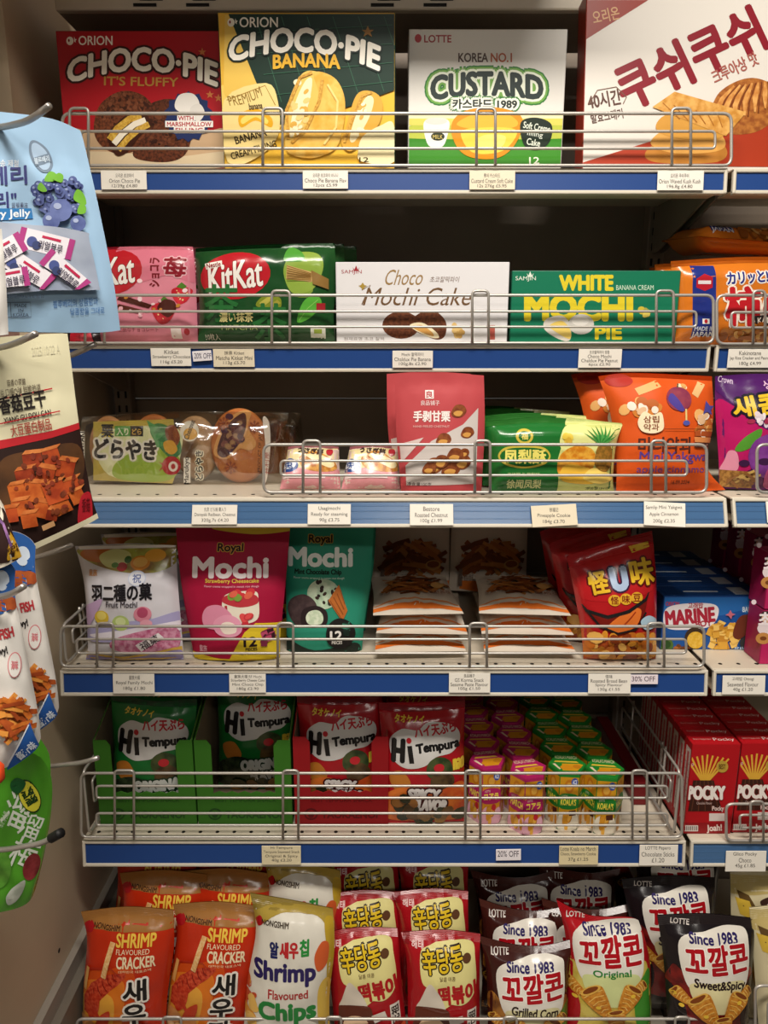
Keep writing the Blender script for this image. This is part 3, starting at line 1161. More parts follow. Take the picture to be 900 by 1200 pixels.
def a_ban(A):
    A.p([(260, 110), (300, 186), (330, 148), (380, 138), (463, 108), (463, 192), (267, 192)], '#e8b83a')
    A.p([(262, 100), (300, 186), (288, 192), (266, 192)], '#eac765')
    for k in range(7):
        A.l([(270 + k * 30, 20), (300 + k * 30, 110)], .8, '#3f6a4a')
    for k in range(5):
        A.l([(264, 52 + k * 22), (461, 30 + k * 17)], .8, '#3f6a4a')
    A.p([(258, 100), (330, 105), (330, 148), (300, 186), (267, 192)], '#e9c763')
    A.p([(262, 108), (264, 18), (268, 18), (312, 120), (300, 186)], '#e4bd55')
    A.p([(268, 17), (462, 17), (462, 106), (420, 122), (380, 134), (330, 146), (322, 150)], '#0c2c20')
    for k in range(6):
        A.l([(300 + k * 30, 20), (330 + k * 30, 120 - k * 3)], .7, '#32624a')
    for k in range(4):
        A.l([(285 + k * 12, 40 + k * 24), (460, 30 + k * 22)], .7, '#32624a')
    orion(A, 271, 27, 1, '#efe9d8')
    A.t('ORION', 281, 21, 326, 33, '#f1ecdf', .02)
    A.t('CHOCO·PIE', 269, 33, 447, 63, '#f4efe2', .055, o=[('#0b2019', 2.2)], arch=17, rot=-3)
    A.t('BANANA', 320, 63, 399, 80, '#e9b42f', .045, arch=2, rot=0)
    A.p([(431, 31), (433, 36), (438, 36), (434, 39), (436, 44), (431, 41), (426, 44), (428, 39), (424, 36), (429, 36)], '#a0702a')
    A.b([(263, 118), (312, 98), (326, 120), (326, 160), (300, 186), (267, 190)], '#ecd48c', 4)
    A.l([(266, 118), (311, 101), (323, 124)], 1, '#a07a24')
    A.t('PREMIUM', 268, 110, 308, 122, '#8a6a22', .01, rot=17, arch=-3)
    A.b([(283, 150), (281, 135), (300, 128), (318, 138), (318, 150), (300, 142)], '#e2a91e')
    A.b([(285, 146), (284, 139), (300, 132), (314, 141), (312, 146), (300, 138)], '#f1d468')
    A.t('banana', 292, 121, 308, 129, '#4a3512', .03, rot=6)
    A.t('BANANA', 275, 155.5, 313, 165, '#3a2a10', .03, rot=16)
    A.t('CREAM FILLING', 270, 172, 325, 180.5, '#3a2a10', .025, rot=16)
    A.b([(334, 166), (336, 128), (352, 90), (368, 84), (378, 94), (372, 124), (356, 156), (338, 172)], '#e7bf5c')
    A.b([(368, 86), (392, 92), (404, 116), (402, 150), (392, 176), (362, 186), (336, 176), (360, 148), (374, 116)], ('#e0a83a', '#edc261', 60))
    A.b([(340, 154), (346, 122), (358, 96), (366, 94), (362, 122), (350, 150), (342, 162)], '#f3e6bb')
    A.sc(352, 128, 10, 34, 26, 4, ['#f4e8c0', '#d9aa4a', '#e8cb7e'], seed=4)
    A.l([(338, 164), (336, 130), (352, 92), (366, 86)], 3.5, ('#b9822a', '#dcae4c', 260))
    A.l([(342, 168), (358, 154), (374, 120), (378, 94)], 3.5, ('#b9822a', '#dcae4c', 260))
    A.l([(384, 100), (396, 120), (394, 150), (380, 170)], 2.5, '#f2d684')
    A.b([(400, 168), (406, 148), (418, 112), (436, 108), (448, 120), (444, 146), (424, 168), (410, 178)], '#dca73f')
    A.b([(410, 162), (418, 134), (430, 114), (438, 118), (432, 140), (416, 166)], '#f1e3b4')
    A.sc(424, 140, 6, 20, 14, 3.4, ['#d9aa4a', '#f6ecca'], seed=6)
    A.l([(404, 168), (410, 148), (424, 114), (436, 109)], 3, ('#b9822a', '#dcae4c', 260))
    A.b([(420, 176), (426, 160), (446, 148), (461, 146), (462, 190), (424, 190)], '#f0e5b6')
    A.t('12', 421, 185, 432, 191, '#3a2a10', .03)


fr, w_, h_ = cuboid_px(263, 463, 14, 1.175, SZ[1])
o = carton('pie_carton', fr, w_, h_, .035, '#e3b23a', '#173c2c', '#173c2c', a_ban)
tag(o, 'dark green and yellow carton of banana cream pies', 'snack box', 'snack boxes on the top shelf')


def a_cus(A):
    A.r(474, 150, 668, 196, '#3f8a2a')
    A.b([(474, 150), (520, 140), (580, 138), (640, 142), (668, 150), (668, 162), (474, 162)], '#b9c24a')
    A.r(474, 133, 668, 139, '#e9e4b8')
    A.r(474, 139, 668, 147, '#d5cf60')
    A.e(490, 45, 4, 5, '#b01c28')
    A.t('LOTTE', 497, 41, 529, 50, '#a01c24', .03)
    A.t('KOREA', 537, 62, 572, 73, '#4a3328', .03)
    A.t('NO.1', 575, 62, 600, 73, '#b0562c', .03)
    A.t('CUSTARD', 504, 83, 637, 113, '#2e3a38', .06, o=[('#2f7a34', 7), ('#74a84e', 5.2), ('#e9efdc', 2.8)], arch=6)
    A.t('카스타드 1989', 530, 116, 606, 128, '#2a3330', .06, o=[('#2f7a34', 4.4), ('#f0f2e4', 2.8)])
    A.b([(529, 146), (545, 130), (580, 126), (608, 134), (612, 150), (600, 174), (580, 186), (550, 184), (534, 170)], '#d98e1c')
    A.b([(535, 146), (556, 134), (588, 132), (606, 142), (600, 150), (560, 152)], '#e9b23a')
    A.b([(540, 156), (560, 150), (604, 152), (596, 172), (578, 180), (552, 178)], '#f0cf4e')
    A.b([(556, 166), (570, 158), (592, 160), (586, 174), (566, 176)], '#f3dc78')
    A.b([(610, 144), (628, 138), (646, 146), (644, 166), (630, 176), (614, 170)], '#1d2a20')
    for k, tx in enumerate(('Soft Creme', 'filling', 'Cake')):
        A.t(tx, (613, 617, 617)[k], 145 + k * 9, (645, 636, 633)[k], 153 + k * 9, '#dfe6d6', .02, rot=-10)
    A.b([(497, 143), (510, 138), (526, 142), (524, 160), (518, 172), (504, 172), (498, 160)], '#eeece4')
    A.e(511, 142, 13, 4, '#d8d5cc')
    A.e(513, 160, 8, 5, '#26301f')
    A.t('MILK', 507, 158, 519, 163, '#d9c36a', .02)
    A.t('12', 620, 184, 632, 192, '#e8efdc', .03)


fr, w_, h_ = cuboid_px(478, 657, 34, 1.205, SZ[1])
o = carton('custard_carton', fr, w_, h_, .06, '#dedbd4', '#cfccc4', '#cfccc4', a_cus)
tag(o, 'white and green carton of soft custard cakes', 'snack box', 'snack boxes on the top shelf')


def a_kush(A):
    A.p([(687, 0), (760, 0), (684, 48), (684, 6)], '#8e2a1a')
    A.t('오리온', 694, 10, 726, 26, '#c99a6a', .02, rot=12)
    A.t('쿠쉬쿠쉬', 716, 40, 900, 98, '#821524', .055, rot=25)
    A.t('크루아상 맛', 832, 71, 890, 88, '#a05a50', .03, rot=25)
    A.t('40시간', 688, 107, 728, 126, '#54352a', .03, rot=10)
    A.t('발효크래커', 692, 130, 730, 142, '#54352a', .02, rot=10)
    A.l([(690, 122), (700, 106), (722, 102), (734, 114), (730, 122)], 1, '#6a4a3a')
    A.p([(672, 194), (762, 166), (830, 160), (930, 130), (930, 196)], '#a3361c')
    cr = ('#a8642a', '#c98a44', 120)
    A.b([(826, 150), (836, 120), (834, 140)], '#7a3a18')
    A.b([(832, 140), (840, 112), (862, 96), (886, 92), (910, 104), (916, 130), (892, 152), (866, 158), (846, 154)], ('#8a4a1e', '#b06e30', 120))
    for k in range(7):
        A.l([(836 + k * 12, 148 - k * 4), (838 + k * 11.5, 132 - k * 4), (846 + k * 10, 116 - k * 2), (860 + k * 7, 101 - k)], [2, 6, 5, 2], ('#c07c3a', '#dca25a', 90))
        A.l([(840 + k * 12, 149 - k * 4), (843 + k * 11.5, 132 - k * 4), (851 + k * 10, 115 - k * 2), (864 + k * 7, 101 - k)], 1.4, '#6e3514')
    A.b([(758, 176), (784, 162), (836, 164), (852, 178), (840, 190), (790, 192), (760, 188)], '#b87a30')
    A.b([(762, 168), (786, 150), (836, 154), (850, 168), (838, 178), (790, 180)], '#d8a050')
    A.b([(768, 150), (784, 134), (830, 142), (850, 152), (838, 164), (790, 162)], '#c9923e')
    A.p([(764, 126), (790, 108), (874, 132), (850, 160)], ('#c08434', '#dba75a', 90))
    for k in range(6):
        A.l([(776 + k * 13, 121 + k * 3), (796 + k * 10, 140 + k * 2)], 1.2, '#a0641f')


fr, w_, h_ = cuboid_px(682, 925, -12, 1.172, SZ[1], lean=7)
o = carton('croissant_snack_carton', fr, w_, h_, .045, '#d8d2c9', '#8a2a1c', '#cfc8be', a_kush)
tag(o, 'large white and red carton of croissant snacks with dark red lettering', 'snack box', 'snack boxes on the top shelf')

# ---- second shelf
def kit(A, cx, cy, s):
    A.e(cx, cy, 42 * s, 28 * s, '#b9202a', 8)
    A.t('KitKat', cx - 32 * s, cy - 17 * s, cx + 33 * s, cy + 17 * s, '#f2ece4', .022, o=[('#7c1018', .8)], rot=8, sk=.1)
    A.p([(cx - 36 * s, cy - 14 * s), (cx - 16 * s, cy - 18 * s), (cx - 15 * s, cy - 11 * s), (cx - 34 * s, cy - 7 * s)], '#efe9e0')
    A.t('Nestle', cx - 34 * s, cy - 15.5 * s, cx - 17 * s, cy - 9.5 * s, '#8a1620', .03, rot=10)


def a_mat(A):
    A.b([(330, 290), (393, 288), (393, 400), (330, 400), (322, 360), (334, 330)], '#1c4a22')
    A.sc(352, 315, 26, 22, 1, 22, ['#7d9a3a'], seed=3)
    A.b([(334, 318), (346, 298), (372, 298), (380, 314), (368, 340), (344, 344)], '#8aa542')
    A.b([(334, 306), (340, 290), (354, 296), (358, 306), (346, 308)], '#4f9a3a')
    A.p([(337, 328), (338, 312), (366, 320), (378, 324), (366, 332)], '#c9a76a')
    for k in range(7):
        A.l([(338, 313 + k * 2.6), (366, 322 + k * 1.2)], .9, '#8a6630')
    A.p([(366, 318), (386, 328), (386, 340), (368, 334)], '#8c6b38')
    A.b([(350, 378), (356, 356), (370, 346), (378, 356), (366, 372)], '#57a93c')
    A.l([(352, 376), (362, 362), (374, 352)], .8, '#8cc860')
    kit(A, 278, 324, .98)
    A.b([(302, 358), (314, 346), (330, 350), (330, 362), (316, 364)], '#7d8a2a')
    A.p([(306, 356), (318, 347), (322, 351), (311, 360)], '#b5b04e')
    A.p([(318, 358), (327, 352), (331, 356), (322, 362)], '#a39c3e')
    for (x, y) in ((262, 352), (318, 374)):
        A.t('茶', x - 20, y - 18, x + 20, y + 26, '#2a6a34', .03)
    A.t('濃い抹茶', 260, 366, 299, 378, '#d9cf8a', .04)
    A.t('MATCHA', 262, 381, 304, 387, '#9fb06a', .02)
    A.t('10枚入', 242, 391, 259, 399, '#e4e2d0', .02)
    A.r(365, 384, 382, 397, '#e2e4d6')
    A.r(369, 386, 378, 391, '#9ab03c')
    A.r(372, 356, 382, 367, '#a3242c')


fr = stand(311, 1.19, SZ[2])
o = bag('wafer_bag', fr, [(229, 291), (300, 287), (392, 285)], [(232, 402), (311, 403), (393, 402)], .034, '#1a4722', a_mat, prof='brick', st=.05, sb=.04,
        left=[(230, 320), (234, 360)], right=[(394, 330), (391, 370)], seed=2, zig=True)
tag(o, 'green matcha wafer bag at the front of its row', 'wafer bag', 'wafer bags on the second shelf')
for k, (dx, dz, lb) in enumerate(((.012, .008, 'green matcha wafer bag directly behind the front one, its top edge showing'), (.03, .008, 'rearmost green matcha wafer bag, only its upper corner showing'))):
    dup(o, Matrix.Translation((dx, .045 * (k + 1), 0)) @ o.matrix_world @ Matrix.Diagonal((1, 1, 1.03 + dz * 2 * k, 1)), lb)


def a_str(A):
    A.b([(140, 288), (232, 288), (232, 330), (200, 324), (160, 330)], '#d9798c')
    kit(A, 130, 320, .98)
    A.t('ショコラ', 168, 314, 202, 326, '#7c2028', .05, rot=90)
    A.t('苺', 195, 302, 221, 326, '#8c1c2a', .05, o=[('#e9b6bd', 1.4)])
    for (x, y, s) in ((216, 346, 11), (196, 366, 14)):
        A.b([(x - s, y - s * .5), (x, y - s * .8), (x + s, y - s * .5), (x + s * .5, y + s * .7), (x - s * .3, y + s), (x - s * .9, y + s * .3)], ('#b81d2c', '#d0323e', 90))
        A.p([(x - s * .5, y - s * .8), (x, y - s * 1.3), (x + s * .5, y - s * .9), (x + s * .2, y - s * .55)], '#4f7c2a')
        A.sc(x, y, s * .7, s * .6, 9, 1, ['#f0cf92'], seed=int(x))
    A.b([(188, 362), (196, 352), (208, 354), (210, 364), (200, 372)], '#4c1a12')
    A.p([(142, 352), (146, 346), (182, 358), (178, 362)], '#4c2016')
    A.p([(140, 362), (144, 357), (172, 364), (168, 368)], '#5a281c')
    A.sc(182, 350, 46, 22, 16, 2.6, ['#f6d7da', '#e8b0b8', '#c98a3a'], seed=4)
    A.r(203, 385, 215, 397, '#efe3de')
    A.e(221, 389, 3, 4, '#a3202c')
    A.t('上品なチョコレート', 142, 384, 188, 389, '#8a3a46', .01)


fr = stand(152, 1.195, SZ[2])
o = bag('wafer_bag', fr, [(75, 292), (150, 289), (226, 289)], [(78, 403), (152, 403), (232, 402)], .034, '#dc8798', a_str, prof='brick', st=.05, sb=.04,
        right=[(229, 320), (231, 370)], seed=5, seal='#c23a50')
tag(o, 'pink strawberry wafer bag half hidden by the hanging blueberry pouch', 'wafer bag', 'wafer bags on the second shelf')
o2 = dup(o, Matrix.Translation((.008, .045, 0)) @ o.matrix_world @ Matrix.Diagonal((1, 1, 1.03, 1)), 'pink strawberry wafer bag standing behind the first one')


def a_cand(A):
    A.r(84, 389, 102, 405, '#b01a2a')
    A.p([(96, 392), (108, 390), (112, 402), (98, 404)], '#d24a56')


fr = stand(98, 1.168, SZ[2])
o = bag('candy_pouch', fr, [(76, 389), (98, 387), (117, 389)], [(76, 405), (98, 405), (119, 404)], .016, '#241414', a_cand, prof='pillow', st=.08, sb=.05, seed=8, wr=.0008, nu=14, nv=10)
tag(o, 'small red and black candy pouch lying in front of the pink wafer bag', 'candy pouch')


def samjin(A, x0, y0, x1, y1, c):
    A.t('SAMJIN', x0, y0 + (y1 - y0) * .42, x1, y1, c, .02)
    x = x0 + (x1 - x0) * .72
    A.p([(x - 4, y0 + 1), (x - 2, y0 + 4), (x, y0 - 1), (x + 2, y0 + 4), (x + 4, y0 + 1), (x + 2.6, y0 + 5.6), (x - 2.6, y0 + 5.6)], c)


def a_cho(A):
    samjin(A, 400, 312, 424, 322, '#9c2a34')
    A.t('Choco', 452, 316, 496, 334, '#96784a', -.004, sk=.3)
    A.t('초코찰떡파이', 504, 324, 538, 331, '#6a4a34', 0, sk=.2)
    A.t('Mochi Cake', 428, 337, 553, 358, '#6d5034', .0, sk=.3)
    A.l([(424, 340), (434, 334), (428, 348), (424, 357)], 1.2, '#6d5034')
    A.p([(425, 331), (427, 334), (430, 335), (427, 337), (425, 340), (423, 337), (420, 335), (423, 334)], '#a58a3c')
    cb = ('#4f2a1a', '#6f4028', 220)
    A.e(470, 381, 22, 16, cb)
    A.b([(478, 382), (490, 368), (508, 364), (522, 376), (522, 392), (514, 398), (500, 394)], cb)
    A.b([(480, 382), (494, 378), (510, 388), (514, 396), (500, 394)], '#e9dcb8')
    A.b([(484, 384), (494, 381), (506, 389), (508, 394), (498, 391)], '#cf9a52')
    A.sc(534, 388, 8, 7, 7, 4, ['#d9b878', '#c49c58'], seed=3)
    A.r(574, 381, 580, 398, '#b0584c')
    A.t('원재료명 초코 찰떡', 403, 395, 450, 399, '#8a8078', 0)


fr, w_, h_ = cuboid_px(394.5, 594, 307, 1.175, SZ[2])
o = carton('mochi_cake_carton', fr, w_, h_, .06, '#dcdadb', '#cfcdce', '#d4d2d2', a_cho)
tag(o, 'white carton of choco mochi cakes between the matcha bags and green carton', 'snack box', 'mochi cartons')


def a_wht(A):
    samjin(A, 604, 319, 628, 330, '#dfe6d8')
    Y = '#d9c52e'
    A.t('WHITE', 655, 322, 719, 341, Y, .07)
    A.t('BANANA CREAM', 722, 334, 766, 340, '#c7ddc6', .01)
    A.t('MOCHI', 614, 344, 742, 377, Y, .075)
    A.t('PIE', 697, 382, 729, 398, Y, .07)
    A.b([(638, 386), (640, 374), (658, 370), (668, 380), (668, 398), (656, 398)], '#cfcabf')
    A.b([(644, 382), (658, 376), (668, 386), (668, 397), (656, 392)], '#e0c468')
    A.e(681, 380, 15, 12, '#c6c3bd')
    A.e(680, 376, 10, 6, '#d9d6d0')
    A.sc(757, 368, 8, 7, 6, 4.5, ['#c9b23c', '#a9a04a', '#dcc860'], seed=5)


fr, w_, h_ = cuboid_px(597, 791, 317, 1.175, SZ[2])
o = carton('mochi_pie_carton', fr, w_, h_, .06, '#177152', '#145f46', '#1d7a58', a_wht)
tag(o, 'green carton of white mochi pies with yellow lettering', 'snack box', 'mochi cartons')


def a_kak(A):
    A.r(806, 312, 833, 394, '#22307c')
    A.p([(810, 328), (820, 322), (829, 326), (829, 338), (820, 342), (810, 338)], '#b3202c')
    A.r(812, 330, 827, 334, '#e0dada')
    A.r(817, 374, 825, 380, '#e9e6e2')
    A.e(821, 377, 1.8, 2.4, '#c0202c')
    A.t('MADE IN', 808, 383, 831, 388, '#d8dcea', .03)
    A.t('JAPAN', 806, 389, 832, 397, '#e4e6ee', .04)
    A.t('カリッと!', 845, 319, 893, 334, '#26307e', .05, o=[('#eee6dc', 1.6)], rot=4)
    A.t('柿の種', 842, 335, 968, 382, '#b81f28', .06, o=[('#f0e4d4', 2)], rot=2)
    A.p([(876, 371), (930, 366), (930, 380), (878, 382)], '#2a2120')
    A.t('KAMEDA', 880, 372, 912, 379, '#e0d4c4', .02, rot=3)
    A.sc(872, 392, 32, 10, 46, 5, ['#b06a24', '#8f4e18', '#d2a05a'], seed=7)
    A.e(900, 396, 40, 4, '#a05a20')
    A.sc(905, 392, 32, 9, 30, 5, ['#b06a24', '#8f4e18', '#d2a05a'], seed=9)


fr = stand(868, 1.188, SZ[2])
o = bag('rice_cracker_bag', fr, [(786, 306), (870, 301), (958, 302)], [(790, 403), (870, 404), (960, 403)], .04, '#cf7320', a_kak, prof='brick', st=.06, sb=.05, seed=11, seal='#b9611a')
tag(o, 'orange rice cracker bag standing at the front beside the green carton', 'snack bag', 'orange rice cracker bags')
M0 = o.matrix_world.copy()
for k, lb in enumerate(('second orange rice cracker bag, behind the front one', 'third orange rice cracker bag, near the back panel')):
    dup(o, Matrix.Translation((-.006 + .01 * k, .052 * (k + 1), .0005)) @ M0, lb)
top_ = Matrix.Translation((.01, .025, SZ[2] * 0 + .125)) @ M0 @ Matrix.Rotation(R(-78), 4, 'X')
dup(o, Matrix.Translation((atY(885, 300, 1.25).x, 1.215, SZ[2] + .158)) @ Matrix.Rotation(R(-86), 4, 'X') @ Matrix.Rotation(R(4), 4, 'Z'), 'orange rice cracker bag lying flat on top of the standing ones')
# ---- third shelf
# pancake pack: clear bag, cakes and printed sleeve inside
m_film = film('clear_film', '#f4f2ee', 0.2, 0.14)


def filmbag(name, parent, fr, top, bottom, T, seed, left=(), right=(), wr=.0055, prof='brick'):
    o = bag(name, fr, top, bottom, T, '#ffffff', None, left, right, prof, .03, .02, None, wr, seed, 'f', 40, 28, True, False)
    o.data.materials[0] = m_film
    if parent:
        M = o.matrix_world.copy()
        o.parent = parent
        o.matrix_world = M
        o.matrix_parent_inverse = parent.matrix_basis.inverted()
        o.matrix_basis = M
    return o


def pancake(fr, px, py, rx, ry, col, y0, th, art=None):
    c, e = fr.uv(px, py), fr.uv(px + rx, py + ry)
    a, b_ = abs(e[0] - c[0]), abs(e[1] - c[1])
    mb = MB()
    n = 40
    prof = [(0.0, 0), (.9, .02), (.97, .16), (1.0, .5), (.97, .84), (.9, .98), (0.0, 1)]
    v, f = [], []
    for (r_, t) in prof:
        for i in range(n):
            an = 2 * math.pi * i / n
            v.append((c[0] + a * r_ * math.cos(an), y0 + th * t, c[1] + b_ * r_ * math.sin(an)))
    for k in range(len(prof) - 1):
        for i in range(n):
            f.append((k * n + i, k * n + (i + 1) % n, (k + 1) * n + (i + 1) % n, (k + 1) * n + i))
    mb.add(v, f, mat(col, 'm'), True)
    if art:
        A = Art(fr, 'm')
        art(A)
        A.flat(mb, Matrix.Translation((0, y0 - .0006, 0)))
    return mb


fr = stand(220, 1.16, SZ[3], lean=4)
root = empty('pancake_pack', (0, 0, 0))
root.matrix_world = fr.M
tag(root, 'clear pack of chestnut pancakes with a black brush-lettered sleeve', 'pancake pack')


def kid(mbx, name, root=root):
    o = mbx.build(name)
    o.parent = root
    return o


BR = ('#a9622f', '#b97440', 60)
for (px, py, rx, ry, c, y0) in ((124, 526, 26, 38, ('#b07a4c', '#c08c5c', 50), .012), (176, 524, 30, 38, BR, .02), (226, 526, 28, 38, ('#a8825c', '#b8946c', 50), .016)):
    kid(pancake(fr, px, py, rx, ry, c, y0, .014), 'pancake')


def a_dora(A):
    A.sc(281, 518, 1, 1, 1, 1, ['#b5622c'])
    A.b([(250, 532), (256, 508), (268, 490), (284, 481), (294, 484), (290, 500), (300, 520), (292, 528), (280, 526), (266, 538)], '#d29a5c')
    A.b([(254, 530), (260, 508), (272, 492), (286, 484), (288, 500), (280, 520), (264, 536)], '#4e2a2a')
    A.sc(272, 508, 12, 22, 40, 4, ['#5a2a2a', '#7b4a44', '#9a7450', '#46203a'], seed=4)
    for (x, y) in ((262, 496), (270, 548), (298, 500)):
        for k in range(8):
            A.e(x + 5 * math.cos(k * .785), y + 5 * math.sin(k * .785), 2.6, 1.5, '#8e4320', -k * 45, 10)
            A.e(x + 4 * math.cos(k * .785 + .4), y + 4 * math.sin(k * .785 + .4), 1.4, .8, '#c9773c', -k * 45 - 22, 8)
        A.e(x, y, 2.2, 2.2, '#8e4320')


kid(pancake(fr, 280, 523, 36, 44, ('#b4672f', '#c27a42', 40), .004, .016, a_dora), 'filled_pancake')


def sleeve(A):
    A.p([(112, 494), (205, 491), (213, 540), (204, 566), (112, 562)], ('#c9b24a', '#b8a548', 60))
    A.b([(120, 508), (205, 500), (214, 530), (196, 558), (130, 556)], '#e2e4b0')
    A.b([(140, 540), (180, 522), (212, 536), (200, 562), (140, 560)], '#9ab83a')
    A.p([(122, 499), (134, 498), (134, 512), (122, 513)], '#e6cf3c')
    A.t('栗', 121, 497, 136, 513, BLK, .06)
    A.r(137, 499, 155, 511, '#4e9a3c')
    A.t('入り', 139, 501, 153, 510, '#eef0d0', .04)
    A.r(155, 499, 170, 511, '#241c18')
    A.t('どら', 157, 502, 168, 509, '#d9b04a', .03)
    A.t('どらやき', 113, 514, 186, 538, '#1a1618', .06, o=[('#ece8dc', 2.4)], rot=-2)
    A.b([(178, 504), (186, 496), (200, 500), (212, 514), (214, 530), (202, 536), (186, 520)], '#3f7f48')
    A.p([(174, 492), (188, 500), (182, 508), (198, 506), (186, 516), (202, 520), (186, 524)], '#4f9a58')
    A.b([(196, 502), (206, 498), (213, 512), (208, 522), (198, 514)], ('#7a3c20', '#94502c', 120))
    A.b([(194, 518), (204, 516), (210, 526), (204, 532), (196, 528)], '#d8a23a')
    A.e(203, 545, 11, 11, '#b3242c')
    A.p([(188, 540), (197, 545), (188, 552), (193, 545)], '#b3242c')
    A.e(205, 546, 5.5, 6, '#efe6da')
    A.e(205, 546, 2.6, 3.2, '#b3242c')
    A.r(217, 536, 225, 565, '#eae6da')
    A.t('Marukyo', 205, 547, 237, 554, BLK, .03, rot=90)
    A.e(224, 505, 11, 12, '#ece6d6')
    A.e(225, 508, 8, 7, '#dba63c')
    A.t('Chestnut', 212, 500, 236, 506, '#3a2a1a', .03, rot=70)
    A.r(94, 505, 102, 545, '#e4dfd2')
    A.t('DORAYAKI', 79, 521, 117, 528, BLK, .03, rot=88)
    A.t('どらやき', 218, 540, 252, 549, BLK, .05, rot=90, o=[('#e8e2c8', 1.2)])
    A.t('PRODUCT OF JAPAN', 280, 524, 332, 529, '#2a1a16', .02, rot=88)
    A.b([(309, 490), (316, 494), (318, 520), (314, 560), (308, 566), (312, 524)], '#e6ddd2')
    A.t('井村屋', 300, 538, 326, 546, '#b04a3c', .02, rot=90)


mb = MB()
A = Art(fr, 'f')
sleeve(A)
A.flat(mb, Matrix.Translation((0, -.009, 0)))
sl = kid(mb, 'printed_sleeve')
filmbag('clear_wrapper', root, fr, [(96, 489), (200, 482), (338, 484)], [(100, 570), (220, 571), (334, 568)], .05, 3, right=[(334, 520)], left=[(93, 530)])
fb = stand(342, 1.26, SZ[3])
o = filmbag('pancake_pack', None, fb, [(275, 487), (318, 482), (352, 484)], [(280, 556), (322, 558), (360, 556)], .035, 6)
o.data.materials.append(mat(('#7a4a2a', '#8c5834', 50), 'm'))
mb = pancake(fb, 316, 524, 30, 34, ('#8a5630', '#9a6438', 50), .0, .02)
q = mb.build('pancake', o)
tag(o, 'clear pancake pack crumpled behind the front one, mostly hidden', 'pancake pack')


# two small cream cake packs
def a_usa(A, x):
    A.p([(x + 8, 528), (x + 66, 526), (x + 66, 545), (x, 556)], '#e0cf98')
    A.p([(x - 4, 552), (x + 70, 552), (x + 70, 580), (x - 8, 580)], '#d79096')
    A.b([(x + 22, 540), (x + 40, 532), (x + 64, 546), (x + 60, 556), (x + 30, 554)], ('#b06a2a', '#d9a04a', 140))
    A.b([(x + 30, 538), (x + 44, 536), (x + 62, 546), (x + 56, 552)], '#ead9a8')
    A.t('うさぎ餅', x + 20, 527, x + 50, 536, '#3c2a2a', .05, rot=-8)
    A.e(x + 57, 533, 4, 5, '#b32a34')
    A.e(x + 10, 549, 11, 8, '#2c4a8a')
    A.e(x + 10, 548, 8, 5.4, '#dfe6ee')
    A.t('兎', x + 4, 544, x + 15, 553, '#2c4a8a', .03)
    A.p([(x - 2, 545), (x + 4, 558), (x - 6, 566)], '#e9dedb')
    A.r(x + 2, 561, x + 52, 564, '#e8d2d0')


first = None
for k, (xa, lb) in enumerate(((330, 'pink and cream cake pack nearer the pancake pack'), (402, 'pink and cream cake pack touching the red chestnut pouch'))):
    fr = stand(xa + 33, 1.11, SZ[3], lean=28)
    dx = xa - 330
    o = bag('cake_pack', fr, [(338 + dx, 524), (366 + dx, 521), (397 + dx, 524)], [(328 + dx, 574), (362 + dx, 576), (399 + dx - 2 * k, 574)], .03, '#dcc3b8',
            lambda A, xa=xa: a_usa(A, xa), prof='brick', st=.06, sb=.05, seed=20 + k, seal='#cf9aa0', nv=16)
    tag(o, lb, 'cake pack', 'small cream cake packs')


def a_che(A):
    A.p([(475, 545), (505, 516), (542, 497), (560, 478), (557, 566), (476, 568)], '#c9c0ba')
    A.p([(468, 520), (496, 512), (470, 542)], '#d5c2bd')
    A.r(498, 457, 508, 467, '#efe6e2')
    A.t('良', 499, 458, 507, 466, '#b83a40', .03)
    A.t('良品铺子', 493, 469, 515, 475, '#efe0dc', .03)
    A.t('手剥甘栗', 484, 481, 527, 494, '#f2e6e0', .05)
    A.t('HAND PEELED CHESTNUT', 484, 498, 526, 500.5, '#e0b8b2', 0)
    for (x, y, s) in ((537, 482, 9), (547, 507, 8), (519, 515, 9), (508, 545, 11), (527, 549, 11), (541, 541, 10), (543, 530, 6), (532, 533, 10), (516, 540, 9), (502, 548, 8)):
        A.b([(x - s, y + s * .2), (x - s * .4, y - s * .8), (x + s * .6, y - s * .8), (x + s, y), (x + s * .3, y + s * .7), (x - s * .6, y + s * .7)], ('#6e3318', '#8a4a22', 180))
        A.b([(x - s * .7, y + s * .2), (x - s * .2, y - s * .1), (x + s * .5, y + s * .05), (x + s * .2, y + s * .55), (x - s * .4, y + s * .55)], '#cd9448')
    A.t('净含量100克', 477, 564, 505, 568, '#5a4a48', 0)


fr = stand(516, 1.082, SZ[3], lean=3)
o = bag('snack_pouch', fr, [(463, 440), (515, 437), (567, 440)], [(470, 577), (517, 580), (564, 577)], .04, '#b8474b', a_che, prof='doy', st=.1, seed=30, zig=False, wr=.0006, fin='m',
        left=[(464, 500), (469, 560)], right=[(568, 500), (565, 560)])
tag(o, 'matte red stand-up pouch of peeled chestnuts, front of its row', 'snack pouch', 'chestnut pouches')
dup(o, Matrix.Translation((-.012, .06, 0)) @ o.matrix_world, 'matte red chestnut pouch behind the front one, only its edge showing')


